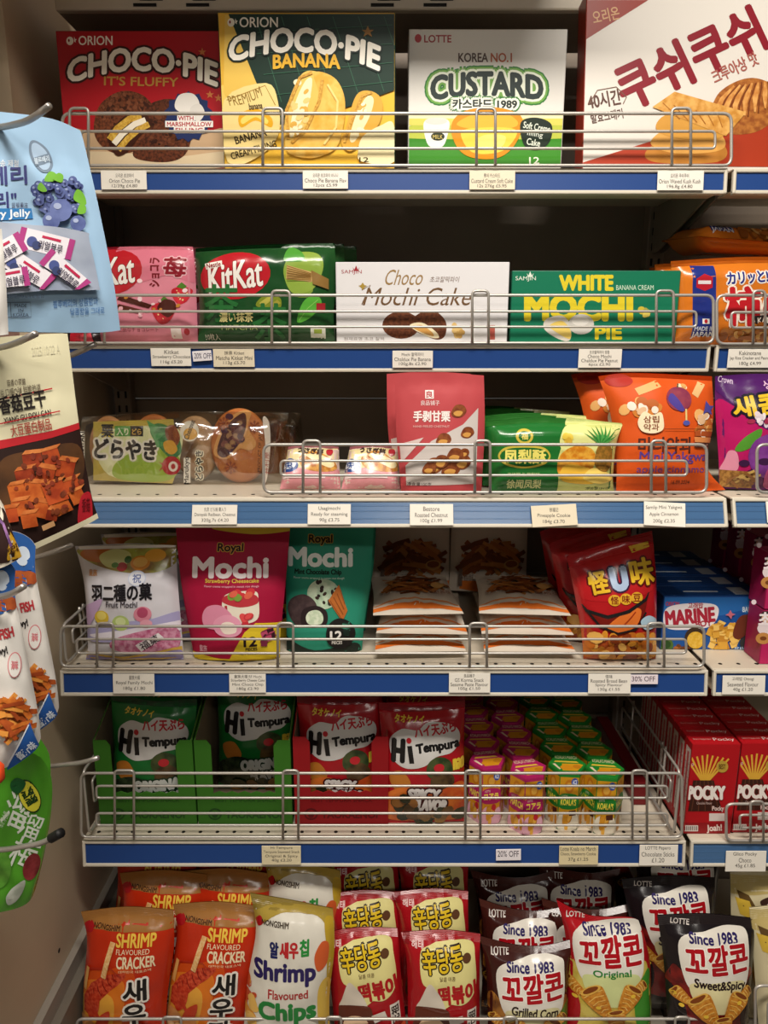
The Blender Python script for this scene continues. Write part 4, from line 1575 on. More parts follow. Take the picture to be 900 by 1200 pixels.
def a_pin(A):
    A.p([(664, 488), (735, 488), (735, 580), (652, 580), (650, 540)], '#c9cf7c')
    A.b([(660, 500), (700, 496), (736, 500), (736, 520), (660, 530)], '#dadb8e')
    A.e(612, 511, 10, 9, '#c9b544')
    A.e(612, 511, 7, 6, '#1e6a2c')
    A.t('福', 608, 507, 616, 515, '#e2d36a', .03)
    A.b([(582, 534), (590, 524), (612, 522), (634, 524), (642, 534), (634, 544), (612, 548), (590, 544)], '#c9b544')
    A.b([(584, 534), (592, 526), (612, 524), (632, 526), (640, 534), (632, 542), (612, 546), (592, 542)], '#1c6428')
    A.t('凤梨酥', 588, 526, 637, 543, '#e6da6e', .055)
    A.t('传统糕点 凤梨味', 592, 553, 630, 558, '#cfd89a', .01)
    A.t('徐闻凤梨', 592, 561, 632, 572, '#d5dc9a', .03)
    A.b([(650, 552), (654, 532), (672, 522), (690, 526), (694, 540), (684, 556), (662, 558)], ('#c87a1c', '#dea53a', 140))
    A.b([(652, 556), (660, 544), (680, 546), (700, 556), (690, 566), (660, 564)], '#e6b63e')
    A.b([(680, 560), (690, 548), (706, 552), (716, 560), (700, 566)], '#efd06a')
    A.b([(694, 530), (700, 520), (712, 522), (714, 540), (706, 552), (694, 546)], ('#a2712a', '#7a5a20', 220))
    for k in range(9):
        an = -2.4 + k * .21
        A.p([(702 - 3, 521), (702 + 3, 521), (702 + 30 * math.cos(an), 524 + 26 * math.sin(an))], '#2f7a34' if k % 2 else '#4a9444')
    A.sc(660, 512, 7, 6, 5, 4, ['#e0c44a', '#cfa93a'], seed=3)
    A.t('净含量184克', 684, 570, 712, 574, '#5a6a30', 0)


fr = stand(650, 1.085, SZ[3], lean=6)
o = bag('pineapple_cake_bag', fr, [(568, 494), (640, 489), (730, 496)], [(576, 577), (650, 580), (720, 578)], .034, '#1d6b2b', a_pin, prof='brick', st=.07, sb=.05, seed=31, seal='#3f8a3c',
        left=[(573, 520)], right=[(722, 520), (718, 560)])
tag(o, 'front green pineapple cake bag with a pineapple print', 'snack bag', 'pineapple cake bags')
M0 = o.matrix_world.copy()
ords = ['second', 'third', 'fourth', 'fifth', 'sixth', 'seventh', 'eighth', 'ninth', 'tenth']
for k in range(5):
    dup(o, Matrix.Translation((-.008 - .009 * k, .042 * (k + 1), 0)) @ M0 @ Matrix.Rotation(R((-1) ** k * 1.5), 4, 'Y'), ords[k] + ' green pineapple cake bag counted from the front')


def a_yak(A):
    A.sc(745, 480, 18, 10, 12, 7, ['#c97a30', '#e2ab66', '#b5602a'], seed=2)
    A.sc(745, 482, 16, 9, 7, 5, ['#ecdccb', '#d8b18a'], seed=5)
    A.sc(818, 500, 12, 14, 16, 7, ['#c97a30', '#e2ab66', '#b5602a'], seed=3)
    A.sc(818, 498, 10, 12, 8, 5, ['#ecdccb', '#d8b18a'], seed=6)
    A.p([(740, 456), (766, 446), (770, 454), (744, 464)], '#d9a86a')
    A.p([(806, 462), (816, 447), (824, 451), (813, 467)], '#dbb077')
    A.sc(797, 452, 7, 3, 4, 4, ['#e9cfae', '#d19a5a'], seed=8)
    A.e(789, 468, 15, 14, ('#7a2c48', '#8e3a4a', 60))
    A.b([(776, 470), (782, 462), (794, 480), (788, 482)], '#4a3a8c')
    A.l([(789, 455), (791, 450)], 1.6, '#5a4a2a')
    A.l([(796, 480), (796, 494)], 2, '#d9c07a')
    A.e(796, 496, 4, 3, '#4c52a0')
    A.p([(822, 470), (827, 476), (834, 476), (828, 481), (830, 487), (823, 483), (817, 486), (820, 479)], '#4a4490')
    A.p([(806, 505), (833, 506), (832, 512), (806, 511)], '#a84e22')
    A.p([(805, 512), (834, 513), (833, 519), (806, 518)], '#d8894e')
    A.b([(741, 494), (748, 483), (757, 487), (766, 484), (769, 494), (768, 504), (757, 508), (745, 505)], '#ead9b4')
    A.t('삼립', 747, 488, 764, 496, '#7a3a1a', .03)
    A.t('약과', 747, 497, 764, 505, '#7a3a1a', .03)
    A.l([(770, 503), (838, 503)], .6, '#5a2c14')
    A.t('미니약과', 742, 512, 804, 531, '#54241a', .035)
    A.r(806, 519, 826, 524, '#4a2a24')
    A.t('200 g (50g x 4)', 808, 520, 824, 523, '#e0c0a0', 0)
    A.t('Mini Yakgwa', 744, 529, 824, 543, '#5a3f8c', .02)
    A.t('apple cinnamon', 742, 545, 828, 556, '#6a4488', .015)
    A.t('16.09.2024', 782, 562, 804, 567, '#4a2014', .02)
    A.e(724, 446, 16, 8, '#a8281c')


fr = stand(772, 1.095, SZ[3], lean=7)
o = bag('cookie_bag', fr, [(701, 441), (740, 437), (834, 441)], [(722, 577), (780, 578), (850, 574)], .055, '#cf5218', a_yak, prof='pillow', st=.05, sb=.05, seed=33, fin='m', wr=.0016,
        left=[(714, 480), (722, 530)], right=[(836, 490), (828, 545)])
tag(o, 'large orange bag of apple cinnamon honey cookies in front of its twin', 'snack bag', 'orange cookie bags')
dup(o, Matrix.Translation((-.022, .075, 0)) @ o.matrix_world, 'orange cookie bag behind the front one, its side and top corner showing')


def a_pur(A):
    A.b([(838, 470), (870, 480), (960, 470), (960, 520), (910, 530), (850, 560), (836, 540)], '#b0185c')
    A.b([(838, 440), (960, 440), (960, 500), (900, 506), (860, 480)], '#4a1a5e')
    A.t('Crown', 841, 441, 858, 449, '#c9b4cc', .02, rot=-10)
    A.t('새콤달콤', 853, 459, 960, 484, '#e0b92c', .06, o=[('#1a1424', 3)], rot=8)
    A.t('상큼한', 890, 444, 925, 455, '#cfa8c4', .03, rot=8)
    A.sc(882, 492, 12, 7, 10, 4, ['#d8c8d0', '#9a2c4a', '#e6dce0'], seed=1)
    A.b([(856, 526), (866, 512), (884, 502), (880, 518), (864, 528)], '#4f8e2e')
    A.b([(882, 540), (890, 524), (904, 520), (900, 536), (890, 544)], '#5c9a34')
    A.e(896, 534, 26, 26, ('#6a2c7a', '#7c3c8c', 50))
    A.b([(890, 556), (900, 540), (920, 546), (916, 572), (896, 572)], '#b04a7c')
    A.b([(846, 540), (850, 528), (858, 530), (860, 548), (850, 556), (842, 552)], '#d48aa0')
    A.e(866, 542, 6, 4, '#3a1a40')
    A.e(888, 540, 7, 4, '#3a1a40')
    A.p([(842, 550), (880, 552), (880, 572), (842, 570)], ('#7a5228', '#a87a3e', 200))
    A.sc(862, 561, 18, 7, 10, 4, ['#c9a45a', '#8a5a2c'], kind='s', seed=4)


fr = stand(905, 1.10, SZ[3], lean=5)
o = bag('jelly_bag', fr, [(838, 441), (890, 438), (972, 442)], [(842, 572), (900, 574), (975, 572)], .045, '#5a1a5c', a_pur, prof='pillow', st=.06, sb=.05, seed=36, left=[(838, 480), (842, 540)])
tag(o, 'purple chewy jelly bag with yellow lettering at the frame edge', 'candy bag')

# ---- fourth shelf
def a_fru(A):
    A.b([(90, 645), (110, 640), (150, 638), (205, 640), (210, 655), (190, 668), (150, 668), (110, 658)], ('#a9b04c', '#8a6a3a', 40))
    A.b([(95, 648), (110, 640), (130, 644), (128, 656), (108, 656)], '#b5672c')
    A.b([(120, 650), (136, 643), (156, 648), (150, 662), (130, 662)], '#cdd08a')
    A.e(148, 662, 6, 5, '#b02a2c')
    A.e(140, 660, 4, 3, '#5a8a34')
    A.e(168, 658, 11, 8, '#d98a2c')
    A.e(168, 657, 8, 5.5, '#eab558')
    A.e(184, 650, 12, 7, '#e0a23c')
    A.e(154, 654, 4, 4, '#3a6a2c')
    A.p([(92, 640), (206, 638), (208, 641), (94, 644)], '#dcd7cf')
    A.t('皇族', 108, 665, 119, 673, '#c28a5a', .04)
    A.e(166, 675, 10, 9, '#c3cbe0')
    A.e(166, 675, 9, 8, '#dfe0e8')
    A.t('祝', 161, 670, 171, 680, '#5a6aa0', .02)
    A.t('羽二種の菓', 112, 681, 183, 701, '#1f1c22', .04, rot=2)
    A.t('Fruit Mochi', 131, 701, 167, 708, '#3a3440', .02)
    A.b([(101, 712), (112, 704), (126, 700), (112, 726), (104, 734)], '#c9a9d0')
    A.b([(104, 736), (140, 726), (180, 722), (212, 716), (212, 740), (150, 748), (106, 748)], '#a9a4cc')
    A.b([(108, 742), (150, 734), (212, 726), (212, 738), (150, 746)], '#e6e0ea')
    A.e(125, 720, 9, 8, '#d9b93c')
    A.e(125, 718, 6, 5, '#ecd870')
    A.e(148, 726, 10, 9, '#b8cc78')
    A.e(148, 724, 6, 5, '#d8e4a4')
    A.e(173, 716, 10, 9, '#d8879a')
    A.e(173, 714, 6, 6, '#b04a68')
    A.e(177, 727, 7, 5, '#e2a0b0')
    A.b([(136, 748), (160, 738), (206, 732), (210, 758), (180, 764), (140, 758)], ('#d89ab4', '#b8587e', 130))
    A.p([(164, 752), (190, 738), (196, 744), (170, 760)], '#efe9ea')
    A.t('福菓', 168, 744, 192, 754, '#3a2a38', .02, rot=30)
    A.b([(106, 762), (150, 766), (213, 756), (213, 768), (150, 774), (106, 770)], '#c9a44a')
    A.b([(106, 766), (150, 769), (213, 760), (213, 784), (106, 784)], '#8f86b4')
    A.t('PRODUCT OF TAIWAN', 140, 772, 172, 776, '#d8d4dc', .01)


fr = stand(152, 1.09, SZ[4], lean=8)
o = bag('mochi_bag', fr, [(88, 640), (150, 637), (206, 639)], [(102, 779), (160, 781), (216, 778)], .05, '#d3d0d6', a_fru, prof='pillow', st=.05, sb=.05, seed=41, left=[(98, 680), (103, 740)], right=[(209, 690), (213, 740)])
tag(o, 'white bag of fruit mochi with a fruit border, in front', 'snack bag', 'fruit mochi bags')
M0 = o.matrix_world.copy()
dup(o, Matrix.Translation((.012, .075, 0)) @ M0, 'white fruit mochi bag standing behind the front one')


def mochi(A, x, y, big, sub, dx, foot):
    A.t('Rayal', x, y, x + 33, y + 13, '#2a1a1c', .04, o=[('#c9a23c', 1.0)])


def a_pink(A):
    A.b([(250, 618), (290, 616), (340, 618), (340, 622), (300, 626), (260, 622)], '#d9bd3c')
    A.t('Royal', 256, 636, 286, 648, '#2c1016', .05, o=[('#d0a03c', .8)])
    A.t('Mochi', 227, 651, 316, 676, '#f3e8ea', .065)
    A.t('Strawberry Cheesecake', 243, 676, 305, 682, '#e2c84c', .03)
    A.t('Flavor creme wrapped in sweet rice dough', 242, 683.5, 305, 686.5, '#e8b8c4', 0)
    A.b([(264, 700), (272, 692), (300, 690), (305, 700), (304, 722), (284, 726), (266, 716)], '#e2d9c6')
    A.b([(264, 702), (270, 694), (300, 694), (304, 704), (284, 708)], '#b8323c')
    A.sc(285, 693, 13, 4, 9, 5, ['#c9303a', '#7a9a3c', '#d8604a'], seed=4)
    A.l([(268, 706), (269, 718)], 3, '#a82834')
    A.b([(240, 720), (246, 708), (262, 706), (276, 718), (272, 732), (246, 732)], '#d98aa4')
    A.b([(254, 732), (256, 722), (270, 716), (284, 722), (287, 734), (278, 741), (262, 740)], '#e29ab2')
    A.b([(262, 732), (264, 726), (272, 724), (280, 728), (280, 736), (268, 738)], '#efe0d2')
    A.sc(292, 722, 9, 5, 6, 5, ['#c22e38', '#d84a4a'], seed=6)
    A.b([(226, 770), (228, 762), (270, 768), (328, 758), (332, 776), (226, 778)], '#d9bd2c')
    A.p([(272, 768), (282, 750), (290, 736), (302, 726), (334, 728), (334, 768)], '#d9bd2c')
    A.t('12', 289, 741, 304, 753, '#241418', .06)
    A.t('PIECES', 291, 754, 304, 758, '#241418', .04)
    A.sc(316, 744, 6, 9, 7, 5, ['#7a2a44', '#3a1a24', '#b84a6a'], kind='c', seed=2)
    A.t('NET WT 300G', 284, 760, 310, 763, '#5a3a1c', 0)
    A.t('皇族', 236, 752, 246, 760, '#e8c0cc', .02)


fr = stand(277, 1.095, SZ[4], lean=6)
o = bag('mochi_pouch', fr, [(206, 618), (277, 615), (340, 618)], [(228, 771), (277, 776), (328, 772)], .06, '#a11238', a_pink, prof='doy', st=.1, seed=43, zig=False, wr=.0007, fin='m',
        left=[(212, 680), (222, 740)], right=[(334, 690), (329, 740)])
tag(o, 'magenta stand-up pouch of strawberry cheesecake mochi', 'snack pouch', 'mochi pouches')
M0 = o.matrix_world.copy()
dup(o, Matrix.Translation((.006, .085, 0)) @ M0, 'magenta mochi pouch behind the front one')


def a_mint(A):
    A.t('Royal', 362, 626, 390, 638, '#16201c', .05, o=[('#c9a23c', .8)])
    A.t('Mochi', 338, 640, 414, 663, '#e8eeea', .065)
    A.t('Mint Chocolate Chip', 346, 665, 401, 673, '#0c1f1a', .05)
    A.t('Flavor creme wrapped in sweet rice dough', 345, 674, 404, 677, '#cfe4da', 0)
    A.e(380, 693, 19, 17, ('#9cb89a', '#c3d2b8', 90))
    A.sc(380, 692, 16, 14, 15, 2.4, ['#2c201c', '#3a2a22'], seed=3)
    A.p([(386, 700), (398, 682), (408, 712), (402, 724)], '#b5672c')
    for k in range(4):
        A.l([(388 + k * 4, 700 - k * 4), (402 + k, 722 - k * 6)], .9, '#8a4a1e')
    A.b([(338, 714), (342, 700), (358, 694), (372, 704), (372, 724), (350, 730)], ('#3a2c2e', '#4c3c3c', 90))
    A.b([(354, 718), (358, 710), (372, 706), (384, 712), (384, 726), (370, 730), (356, 728)], '#2a1e20')
    A.b([(360, 720), (364, 713), (374, 711), (380, 717), (378, 726), (364, 727)], ('#b9ccac', '#dbe4cc', 120))
    A.b([(334, 752), (334, 744), (370, 758), (416, 750), (414, 766), (334, 766)], '#1f2a24')
    A.b([(384, 744), (386, 728), (398, 720), (412, 726), (417, 740), (408, 754), (392, 754)], '#1c1a1a')
    A.t('12', 388, 734, 402, 745, '#eeeae4', .06)
    A.t('PIECES', 390, 746, 402, 750, '#d8d4cc', .04)
    A.sc(407, 733, 4, 6, 5, 4, ['#2f6a56', '#3f8a70', '#1a2a24'], kind='c', seed=3)


fr = stand(378, 1.125, SZ[4], lean=6)
o = bag('mochi_pouch', fr, [(334, 615), (385, 612), (438, 616)], [(336, 762), (380, 766), (424, 764)], .06, '#2a8a70', a_mint, prof='doy', st=.1, seed=44, zig=False, wr=.0007, fin='m',
        left=[(335, 680)], right=[(434, 680), (427, 730)])
tag(o, 'mint green stand-up pouch of chocolate chip mochi', 'snack pouch', 'mochi pouches')
dup(o, Matrix.Translation((.004, .085, 0)) @ o.matrix_world, 'mint green mochi pouch behind the front one')


# white pouches of fried sticks: lying stacks and two standing behind
def a_fri(A):
    A.p([(448, 680), (528, 680), (528, 692), (500, 688), (470, 694), (448, 690)], '#d8742a')
    A.sc(483, 651, 30, 17, 60, 7, ['#8a4a1c', '#a8642a', '#6e3814', '#b8783a'], kind='s', seed=7)
    A.e(507, 660, 9, 6, '#c99a5a')
    A.e(507, 659, 7, 4, '#8a4a20')
    A.t('良品铺子', 446, 664, 451, 686, '#6a5a50', .02)
    A.t('芝麻酱味', 492, 674, 516, 682, '#9a6a54', .02)
    A.t('香酥', 452, 672, 464, 680, '#8a7a70', .02)


fr = stand(483, 1.34, SZ[4], lean=3)
o = bag('fried_stick_pouch', fr, [(438, 600), (480, 600), (527, 600)], [(436, 692), (480, 694), (526, 692)], .022, '#cdbfae', a_fri, prof='pillow', st=.08, sb=.06, seed=50, fin='m', wr=.0008, zig=False)
tag(o, 'white fried stick pouch standing at the back beside the mint pouch', 'snack pouch', 'white fried stick pouches')
M0 = o.matrix_world.copy()
dup(o, Matrix.Translation((.148, 0.002, 0)) @ M0, 'white fried stick pouch standing at the back beside the red bean bag')


def lay(cx, yfront, W2, D2, z, yaw, seed, first):
    """pouch lying flat, its face up; local frame: x right, z away, y down"""
    M = Matrix.Translation((cx, yfront, z)) @ Matrix.Rotation(R(yaw), 4, 'Z') @ Matrix.Rotation(R(-90), 4, 'X')
    return M


def a_lay(A):
    A.p([(0, 5), (22, 11), (50, 14), (78, 11), (100, 5), (100, 13), (78, 20), (50, 23), (22, 20), (0, 13)], '#d9702a')
    A.p([(0, 16), (20, 23), (50, 26), (80, 23), (100, 16), (100, 17.5), (80, 25), (50, 28), (20, 25), (0, 17.5)], '#dd8f54')
    A.sc(52, 55, 34, 20, 70, 6, ['#8a4a1c', '#a8642a', '#6e3814', '#b8783a'], kind='s', seed=9)
    A.t('良品铺子 香酥锅巴', 14, 88, 60, 80, '#5a4a42', .03)
    A.t('芝麻酱味', 66, 38, 92, 30, '#9a6a54', .02)
    A.t('净含量 105g', 10, 34, 30, 29, '#8a7a70', .01)
    A.e(78, 46, 8, 6, '#c99a5a')


fl = Fr(V((0, 0, 0)))
cv = lambda p: ((p[0] - 50) / 100 * .145, p[1] / 100 * .2)
o = bag('fried_stick_pouch', fl, [(2, 100), (50, 100), (98, 100)], [(0, 0), (50, 0), (100, 0)], .026, '#d6cbbb', a_lay, prof='pillow', st=.12, sb=.2, seed=52, fin='m', wr=.0018, zig=False, conv=cv, ground=False,
        left=[(3, 50)], right=[(97, 50)])
X = lambda px, Y, z=SZ[4]: atY(px, proj(V((0, Y, z)))[1], Y).x
spots = [(493, 1.085, 0, 2, 'bottom white pouch of the lying stack beside the mint pouch'),
         (494, 1.092, 1, -2, 'middle white pouch of the lying stack beside the mint pouch'),
         (490, 1.105, 2, 3, 'top white pouch of the lying stack beside the mint pouch'),
         (621, 1.085, 0, -1, 'bottom white pouch of the lying stack beside the red bean bag'),
         (617, 1.09, 1, -2, 'middle white pouch of the lying stack beside the red bean bag'),
         (613, 1.105, 2, -4, 'top white pouch of the lying stack beside the red bean bag')]
for k, (px, Y, lv, yaw, lb) in enumerate(spots):
    tilt = 90
    M = Matrix.Translation((X(px, Y), Y, SZ[4] + .0145 + lv * .0275)) @ Matrix.Rotation(R(yaw), 4, 'Z') @ Matrix.Rotation(R(-tilt), 4, 'X')
    if k == 0:
        o.matrix_world = M
        tag(o, lb, 'snack pouch', 'white fried stick pouches')
    else:
        dup(o, M, lb)


def a_bean(A):
    A.b([(680, 730), (700, 742), (730, 738), (768, 742), (770, 785), (682, 785)], ('#9a3418', '#c05a1c', 60))
    A.b([(664, 654), (700, 644), (764, 628), (766, 650), (760, 690), (680, 700)], '#b01c20')
    A.t('怪', 686, 667, 708, 694, '#e0b52c', .05, o=[('#5a1410', 2)], rot=12)
    A.t('U', 710, 662, 731, 690, '#a9bcd8', .1, o=[('#3a1a3a', 2)], rot=8)
    A.t('味', 733, 652, 763, 684, '#e0b52c', .05, o=[('#5a1410', 2)], rot=8)
    A.p([(736, 640), (759, 634), (760, 640), (738, 647)], '#d9b23c')
    for k, ch in enumerate('怪味豆'):
        A.e(714 + k * 13, 700 - k * 1.5, 7, 6.4, '#d8a52c')
        A.t(ch, 709.5 + k * 13, 695.5 - k * 1.5, 718.5 + k * 13, 704.5 - k * 1.5, '#7a2014', .03)
    A.b([(685, 714), (706, 719), (730, 712), (751, 699), (748, 718), (738, 733), (718, 738), (698, 730)], '#6e160e')
    A.b([(706, 732), (716, 720), (734, 709), (745, 712), (738, 730), (720, 737)], '#d8702c')
    A.l([(722, 731), (738, 713)], 1.6, '#9a3414')
    A.l([(679, 706), (684, 713), (706, 719), (730, 712), (751, 699), (755, 691)], [1, 3.5, 4, 4, 3.5, 1], BLK)
    A.l([(685, 714), (698, 730), (718, 738), (738, 733), (751, 714)], 2.2, BLK)
    A.b([(744, 724), (754, 718), (766, 724), (764, 732), (750, 734)], '#a8c4d4')
    A.sc(726, 756, 44, 19, 70, 7, ['#d8902c', '#b8641c', '#e6b058', '#c07a24', '#8a3a14'], seed=12)


fr = stand(722, 1.09, SZ[4], lean=9)
o = bag('bean_bag', fr, [(664, 652), (712, 636), (764, 622)], [(684, 778), (725, 780), (768, 779)], .055, '#a8181c', a_bean, prof='pillow', st=.09, sb=.04, seed=55, left=[(672, 690), (681, 740)], right=[(769, 680), (769, 740)])
tag(o, 'red bag of spicy broad beans with a grinning mouth print, in front', 'snack bag', 'broad bean bags')
M0 = o.matrix_world.copy()
for k, lb in enumerate(('second red broad bean bag, just behind the front one', 'third red broad bean bag, deeper on the shelf')):
    dup(o, Matrix.Translation((-.014 - .003 * k, .075 * (k + 1), 0)) @ M0 @ Matrix.Rotation(R(1 + k), 4, 'Y'), lb)


def a_mar(A):
    A.p([(770, 700), (892, 700), (892, 730), (770, 726)], '#2a6ab0')
    A.b([(770, 720), (800, 728), (840, 722), (892, 716), (892, 770), (770, 770)], '#1f5298')
    A.t('ORION', 780, 705, 796, 710, '#b8323c', .03)
    A.b([(777, 726), (782, 712), (806, 707), (836, 708), (842, 718), (832, 734), (800, 738), (782, 736)], '#e6dfe2')
    A.t('고래밥', 806, 706, 824, 713, '#a8283a', .04)
    A.t('MARINE', 779, 713, 838, 731, '#a82a3c', .065, rot=5)
    A.t('BOY', 815, 727, 834, 734, '#a82a3c', .05, rot=4)
    A.e(814, 748, 12, 13, '#3c2c20')
    A.e(815, 750, 10, 10, ('#dba92c', '#e6bd50', 200))
    A.e(780, 756, 9, 9, '#4a6a2c')
    A.e(780, 755, 6, 5, '#2a4a20')
    A.sc(796, 762, 9, 4, 6, 5, ['#a8642a', '#6a3a1c'], seed=2)
    A.sc(846, 748, 17, 15, 34, 5.5, ['#d8a23c', '#c0862c', '#ecc468'], kind='c', seed=3)
    A.b([(862, 728), (870, 720), (884, 722), (880, 736), (866, 748), (858, 744)], '#6a3424')
    A.b([(866, 752), (874, 744), (888, 742), (884, 756), (872, 764)], '#3a3a3c')
    A.p([(853, 718), (855, 714), (857, 718), (861, 719), (857, 721), (856, 725), (853, 721), (849, 720)], '#c06a7a')
    A.e(878, 714, 10, 5, '#3f7ab8')
    A.t('BAKED', 870, 711, 887, 717, '#d8e6f0', .03)
    A.t('SEAWEED', 860, 757, 884, 764, '#b8d0e8', .03, rot=3)


fr, w_, h_ = cuboid_px(773, 893, 699, 1.128, SZ[4])
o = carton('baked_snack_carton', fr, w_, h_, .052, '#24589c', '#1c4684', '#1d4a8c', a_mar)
mb = MB()
for (xa, xb, ya, yb_, c) in ((-.045, .012, .02, .026, '#c9d4e0'), (.035, .06, .008, .044, '#b8c0ca')):
    mb.box(xa, xb, ya, yb_, h_ + .0006, h_ + .0009, mat(c, 'p'))
mb.build('print_panel', o)
tag(o, 'front blue carton of baked fish-shaped snacks', 'snack box', 'blue baked snack cartons')
M0 = o.matrix_world.copy()
for k in range(4):
    dup(o, Matrix.Translation((-.004 * (k + 1), .0545 * (k + 1), 0)) @ M0, ords[k] + ' blue baked snack carton counted from the front')


def a_pnk(A):
    A.e(891, 640, 3, 3, '#e8d8dc')
    A.e(908, 672, 13, 9, '#e6d6d8')
    A.e(906, 658, 8, 7, '#3c3030')
    A.e(906, 660, 6, 5, '#e0b090')
    A.e(902, 684, 9, 7, '#c58a4a')
    A.e(918, 686, 8, 6, '#b87a3e')
    A.t('초코', 896, 652, 930, 668, '#f0e4e6', .05)
    A.e(902, 684, 4, 2.5, '#7a4420')


fr, w_, h_ = cuboid_px(889, 965, 704, 1.07, SZ[4])
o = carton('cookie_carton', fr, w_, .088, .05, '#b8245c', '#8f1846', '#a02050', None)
fr2 = Fr(V((fr.M.translation.x, fr.M.translation.y, SZ[4] + .089)))
mbA = Art(fr2)
a_pnk(mbA)
mm = MB()
mbA.flat(mm)
q = mm.build('front_print', o)
tag(o, 'pink cookie carton at the front, lower of the two stacked', 'snack box', 'pink cookie cartons')
M0 = o.matrix_world.copy()
dup(o, Matrix.Translation((0, .004, .0895)) @ M0, 'pink cookie carton at the front, upper of the two stacked')
for k in range(4):
    for lv in (0, 1):
        dup(o, Matrix.Translation((.036 - .002 * k + .003 * lv, .056 * (k + 1), .0895 * lv)) @ M0,
            ('upper' if lv else 'lower') + ' pink cookie carton, ' + ords[k] + ' stack from the front')
# ================================================================== lowest fenced shelf
def a_tem(A, base, dark):
    """cloud logo, boy, lettering; local units 0..100 wide, 0..150 high (y down)"""
    A.b([(0, 0), (50, 6), (100, 0), (100, 8), (50, 12), (0, 8)], dark)
    A.t('タオケノイ', 18, 14, 52, 22, '#d9bd3c', .05, rot=-4)
    A.b([(12, 40), (26, 28), (44, 30), (56, 22), (76, 24), (90, 32), (92, 46), (82, 58), (64, 62), (50, 72), (28, 74), (14, 62)], '#c9c6c2')
    A.t('ハイ天ぷら', 40, 24, 88, 37, '#b0242c', .05, rot=5)
    A.t('H', 13, 38, 29, 68, BLK, .07, rot=-4)
    A.l([(34, 47), (36, 68)], 5.5, BLK)
    A.e(33.5, 41, 3, 3.4, '#b0242c')
    A.t('Tempura', 41, 43, 92, 58, BLK, .08, rot=5)
    A.b([(54, 70), (66, 62), (80, 68), (82, 84), (68, 90), (54, 84)], ('#2a3a1e', '#46502c', 60))
    A.b([(58, 86), (72, 78), (84, 88), (80, 102), (60, 104)], ('#3a2a1a', '#5a4426', 60))
    A.e(67, 75, 6, 5, '#b3242c')
    A.t('ทอด', 83, 66, 97, 80, '#d9bd3c', .06)


def temp_bag(kind, seed):
    cvt = lambda p: ((p[0] - 50) / 100 * .146, (150 - p[1]) / 150 * .215)

    def art(A):
        g = kind == 'g'
        a_tem(A, None, '#0c3a1c' if g else '#7a0f18')
        A.b([(10, 84), (24, 78), (34, 92), (28, 104), (14, 100)], '#b5702a')
        A.b([(4, 112), (30, 96), (62, 104), (94, 96), (98, 140), (60, 147), (4, 142)], ('#1d2a1a', '#37452a', 60) if g else ('#b8481c', '#d0702c', 40))
        if g:
            A.t('ORIGINAL', 32, 97, 92, 114, '#c9cac4', .09, o=[('#14301c', 2)], rot=8, sk=.1)
            A.t('FLAVOR', 44, 114, 90, 130, '#c9cac4', .09, o=[('#14301c', 2)], rot=8, sk=.1)
        else:
            A.t('SPICY', 30, 100, 68, 116, '#d6d0cc', .09, o=[('#3a0c0c', 2)], rot=-4, sk=.1)
            A.t('FLAVOR', 36, 114, 76, 130, '#d6d0cc', .09, o=[('#3a0c0c', 2)], rot=-4, sk=.1)
        A.sc(56, 138, 40, 8, 16, 9, ['#1f2a1a', '#3a3a1e', '#6a4a24', '#8a6430'], seed=seed)
        if not g:
            A.sc(26, 120, 14, 10, 7, 8, ['#2a2a18', '#4a3418', '#8a5a28'], seed=seed + 1)
    o = bag('seaweed_bag', Fr(V((0, 0, 0))), [(0, 0), (50, 1), (100, 0)], [(2, 150), (50, 150), (98, 150)], .05, '#17682c' if kind == 'g' else '#a3141e', art, prof='pillow', st=.07, sb=.06,
            seed=seed, conv=cvt, left=[(3, 75)], right=[(97, 75)])
    return o


